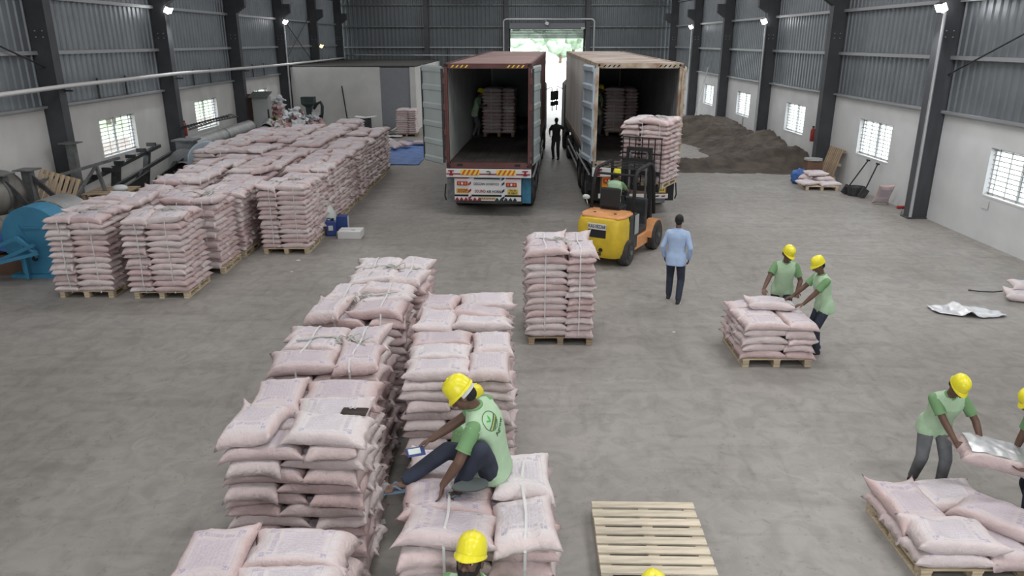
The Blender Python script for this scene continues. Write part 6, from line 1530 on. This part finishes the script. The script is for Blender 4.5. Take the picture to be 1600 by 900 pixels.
for s in (0, .42): g = MB(); g.tube([(s, 0, 0), (s, 2.6, .05), (s, 5.2, .0)], .03, 6); g.build('rail', M['dark_steel'], t)
for k in range(18): g = MB(); g.tube([(0, .2 + .28 * k, .02), (.21, .2 + .28 * k, .12), (.42, .2 + .28 * k, .02)], .022, 5); g.build('rung', M['dark_steel'], t)
t = thing('blower', 'grey centrifugal blower with round inlet beside the ducts', 'machine', (-11.3, 25.9, 0))
g = MB(); g.cyl((0, -.25, .78), (0, .30, .78), .62, 28); g.build('scroll', M['duct'], t, auto=40); g = MB(); g.box((.0, .02, 1.35), (.55, .5, .55)); g.build('outlet', M['grey_steel'], t)
g = MB(); g.box((0, .02, 1.66), (.75, .7, .05)); g.build('outlet_flange', M['grey_steel'], t); g = MB(); g.tube([(0, -.30, .66), (0, -.55, .66)], .32, 22, caps=False); g.build('inlet', M['duct'], t, smooth=True); g = MB(); g.cyl((0, -.33, .66), (0, -.32, .66), .29, 22); g.build('inlet_opening', M['black'], t)
g = MB(); g.tube([(.32 * math.cos(a), -.55, .66 + .32 * math.sin(a)) for a in [2 * PI * i / 24 for i in range(24)]], .03, 6, closed=True); g.build('inlet_rim', M['duct'], t, smooth=True); g = MB(); g.box((0, .05, .1), (1.0, .8, .2)); g.build('base_frame', M['grey_steel'], t)
t = thing('disc', 'pale blue-grey round plate standing behind the left block', 'disc', (-10.45, 25.5, 1.02)); g = MB(); g.lathe([(.02, -.03), (.62, -.03), (.66, 0), (.62, .06), (.02, .10)], (0, 0, 0), 'y', 32); g.build('plate', mat('pale_blue_metal', (.42, .50, .58), .45, .2), t); g = MB(); g.box((0, .12, -.52), (.9, .1, 1.0)); g.build('stand', M['grey_steel'], t); t.rotation_euler.z = .5
t = thing('low_tank', 'long pale tank lying low between blower and left block', 'tank', (-10.6, 26.6, .55)); g = MB(); g.cap((0, 0, 0), (.4, 4.0, 0), .42, .42, 20, 4); g.build('shell', M['duct'], t, smooth=True); g = MB(); g.box((.2, 2, -.42), (.5, 3.4, .25)); g.build('cradle', M['grey_steel'], t)
# steel stands and channels stacked under the first window
t = thing('steel_stand', 'dark steel stand of welded channels leaning under the first window', 'frame', (-12.2, 23.6, 0))
for a, b, w in (((-.3, -2.3, .95), (-.1, 2.4, 1.45), .14), ((.25, -1.9, .70), (.35, 2.3, 1.22), .10), ((-.1, -1.0, .1), (-.1, -.6, 1.22), .26), ((.1, -.9, .1), (.5, -.2, 1.0), .12), ((-.2, 1.2, .1), (-.1, 1.5, 1.4), .22), ((.3, 1.0, .1), (.6, 2.3, 1.1), .14), ((0, -2.2, .25), (.5, 1.8, .25), .16)):
    g = MB(); g.bar(a, b, w, .10); g.build('channel', M['dark_steel'], t)
for k in range(6): g = MB(); g.box((-.15, -1.8 + .75 * k, 1.10 + .09 * k), (.30, .10, .12)); g.build('lug', M['dark_steel'], t)
t = thing('steel_plate', 'dark steel plate leaning among the channels by left wall', 'plate', (-11.8, 22.6, .45)); g = MB(); g.box((0, 0, 0), (.03, 1.7, 1.0), Euler((.25, .55, 0)).to_matrix()); g.build('plate', M['dark_steel'], t)
t = thing('steel_plate', 'second dark steel plate standing farther along the channels', 'plate', (-11.75, 25.1, .5)); g = MB(); g.box((0, 0, 0), (.03, 1.9, 1.0), Euler((.3, .6, 0)).to_matrix()); g.build('plate', M['dark_steel'], t)
pallet((-11.1, 20.3, .85), .05, 'topmost pallet of the empty pile behind the left block', 'wood_old'); pallet((-11.1, 20.3, .7), .1, 'second pallet of the empty pile behind the left block', 'wood_old')
for k in range(4): pallet((-11.1, 20.3, .14 * k + .01), .03 * k, 'pallet %s from the floor in the empty pile behind the left block' % ['lowest', 'second', 'third', 'fourth'][k], 'wood_old', 'lower pallets of the empty pile')
g = MB(); g.ell((0, 0, .06), .22, .18, .1, None, 10, 6); t = g.build('cloth', M['white_film'], loc=(-10.8, 20.2, 1.0), smooth=True); tag(t, 'white cloth lying on the empty pallet pile', 'cloth')
# A-frame of angle iron with a pallet hung on it
t = thing('trestle', 'grey angle-iron A-frame standing at the left edge', 'frame', (-11.6, 18.4, 0))
for a, b, w in (((-1.2, -1.4, 1.32), (.6, 2.4, 1.80), .07), ((-.55, -.6, 0), (-.75, -.5, 1.45), .07), ((.5, 1.9, 0), (.3, 1.7, 1.70), .08), ((.3, 1.7, 1.7), (-.1, .6, .6), .06), ((.45, 1.6, .25), (-.5, -.5, .25), .06)):
    g = MB(); g.bar(a, b, w, w); g.build('angle_bar', M['grey_steel'], t)
p = pallet((-11.75, 18.9, 1.22), 0, 'small wooden pallet hung tilted on the angle-iron frame', 'wood_old'); p.rotation_euler = (Matrix.Rotation(.35, 3, 'Z') @ Matrix.Rotation(1.25, 3, 'X') @ Matrix.Rotation(PI / 2 - .36, 3, 'Z')).to_euler(); p.scale = (.82, .82, .9)
def leg_stand(label, x, y, h, dx):
    t = thing('support_leg', label, 'stand', (x, y, 0))
    g = MB(); g.box((0, 0, h / 2), (.20, .20, h)); g.build('leg', M['grey_steel'], t); g = MB(); g.box((0, 0, h), (.45, .45, .03)); g.build('top_plate', M['grey_steel'], t); g = MB(); g.box((0, 0, .015), (.45, .45, .03)); g.build('base_plate', M['grey_steel'], t)
    g = MB(); g.bar((0, 0, h * .95), (dx, .3, h * .35), .10, .10); g.build('brace', M['dark_steel'], t); g = MB(); g.bar((0, 0, h * .6), (dx * .8, .5, h * .15), .08, .08); g.build('brace', M['dark_steel'], t)
leg_stand('dark steel support leg at the left edge, nearest one', -11.95, 17.2, 1.95, .7); leg_stand('dark steel support leg beside the first column', -12.35, 20.9, 2.2, -.4); leg_stand('dark steel support leg between the other two legs', -11.75, 17.9, 1.95, .9)
def tank(label, a, b, r):
    t = thing('tank', label, 'tank', a); d = V3(b) - V3(a); u = d.normalized(); g = MB(); g.cap((0, 0, 0), d, r, r, 24, 4); g.build('shell', M['tank'], t, smooth=True)
    for k in (.2, .8): g = MB(); g.tube([d * k - u * .03, d * k + u * .03], r * 1.03, 24); g.build('band', M['grey_steel'], t)
tank('weathered grey tank on top at the left frame edge', (-12.35, 15.4, 1.45), (-12.3, 17.6, 1.45), .55)
tank('brownish tank in the middle at the left edge', (-11.8, 15.8, .85), (-10.9, 18.2, .75), .33)
tank('low grey tank lying on the floor at left edge', (-11.9, 15.6, .35), (-10.6, 17.6, .35), .32)
g = MB(); g.box((0, 0, .45), (1.0, 2.0, .9)); t = g.build('plinth', M['slab'], loc=(-12.45, 16.6, 0)); tag(t, 'dark plinth under the top grey tank', 'plinth')
# big blue blower / crusher at the left edge
t = thing('blue_machine', 'sky-blue round-topped machine casing at the left edge', 'machine', (-10.35, 15.75, 0))
poly = [(-.35, 0), (.62, 0), (.62, .75)] + [(.02 + .66 * math.cos(a), .90 + .66 * math.sin(a)) for a in [PI * i / 14 for i in range(15)]] + [(-.62, .55), (-.35, .35)]
g = MB(); g.prism(poly, -.28, .28, 'y'); g.build('casing', M['blue_paint'], t, bevel=.01)
g = MB(); g.bar((-.25, -.30, 1.15), (.05, -.30, .45), .07, .05, (0, 1, 0)); g.build('stiffener', M['blue_paint'], t); g = MB(); g.bar((-.15, -.30, 1.12), (.55, -.30, 1.12), .05, .05, (0, 1, 0)); g.build('stiffener', M['blue_paint'], t)
g = MB(); g.cyl((-.02, -.30, .42), (-.02, -.285, .42), .06, 14); g.build('bolt_hole', M['black'], t); g = MB(); g.box((.1, 0, .04), (1.3, .75, .08)); g.build('skid', M['blue_paint'], t)
g = MB(); vs = []
for i in range(11):
    a = .1 + 2.2 * i / 10; vs += [(.02 + .68 * math.cos(a), .28, .90 + .68 * math.sin(a)), (.02 + .68 * math.cos(a), 1.1, .90 + .68 * math.sin(a))]
g.add(vs, [(2 * i, 2 * i + 1, 2 * i + 3, 2 * i + 2) for i in range(10)]); g.build('top_cover', M['duct'], t, smooth=True)
t = thing('blue_guide_frame', 'blue angle guide frame sloping down left of the blue casing', 'frame', (-10.75, 15.25, 0))
for a, b in (((.6, -.05, .80), (-.95, -.35, .15)), ((.25, -.05, .95), (-.95, -.1, .45)), ((.65, -.05, .62), (-.2, -.35, .45)), ((.25, -.05, .95), (.6, -.05, .62)), ((-.95, -.1, .05), (-.95, -.1, .45)), ((.3, 0, .02), (.3, 0, .9))):
    g = MB(); g.bar(a, b, .07, .07); g.build('angle_bar', M['blue_paint'], t)
g = MB(); g.grid(lambda u, v: ((u - .5) * 1.1, (v - .5) * .8, .30 + .35 * math.sin(PI * u) * math.sin(PI * v) + .12 * noise.noise(V3((u * 5, v * 5, 0)))), 20, 16); t = g.build('tarpaulin', M['blue_tarp'], loc=(-11.1, 16.0, .25), smooth=True, fix=False); tag(t, 'crumpled blue tarpaulin bundle at the left edge by the tanks', 'tarpaulin')
g = MB(); g.box((0, 0, .22), (1.0, .7, .44)); t = g.build('pile_base', M['brown'], loc=(-11.1, 16.0, 0)); tag(t, 'brown crate under the crumpled blue tarpaulin', 'crate')

# ------------------------------------------------------------------ the remaining sacks, one mass
me = bpy.data.meshes.new('packed_sacks'); me.from_pydata(STUFF_V, [], STUFF_F)
ul = me.uv_layers.new(name='UVMap'); ul.data.foreach_set('uv', [c for q in STUFF_UV for c in q])
me.materials.append(M['sack_stuff']); me.polygons.foreach_set('use_smooth', [True] * len(me.polygons))
o = bpy.data.objects.new('packed_sacks', me); COL.objects.link(o)
tag(o, 'mass of pink woven sacks filling the pallet stacks', 'sacks', kind='stuff')
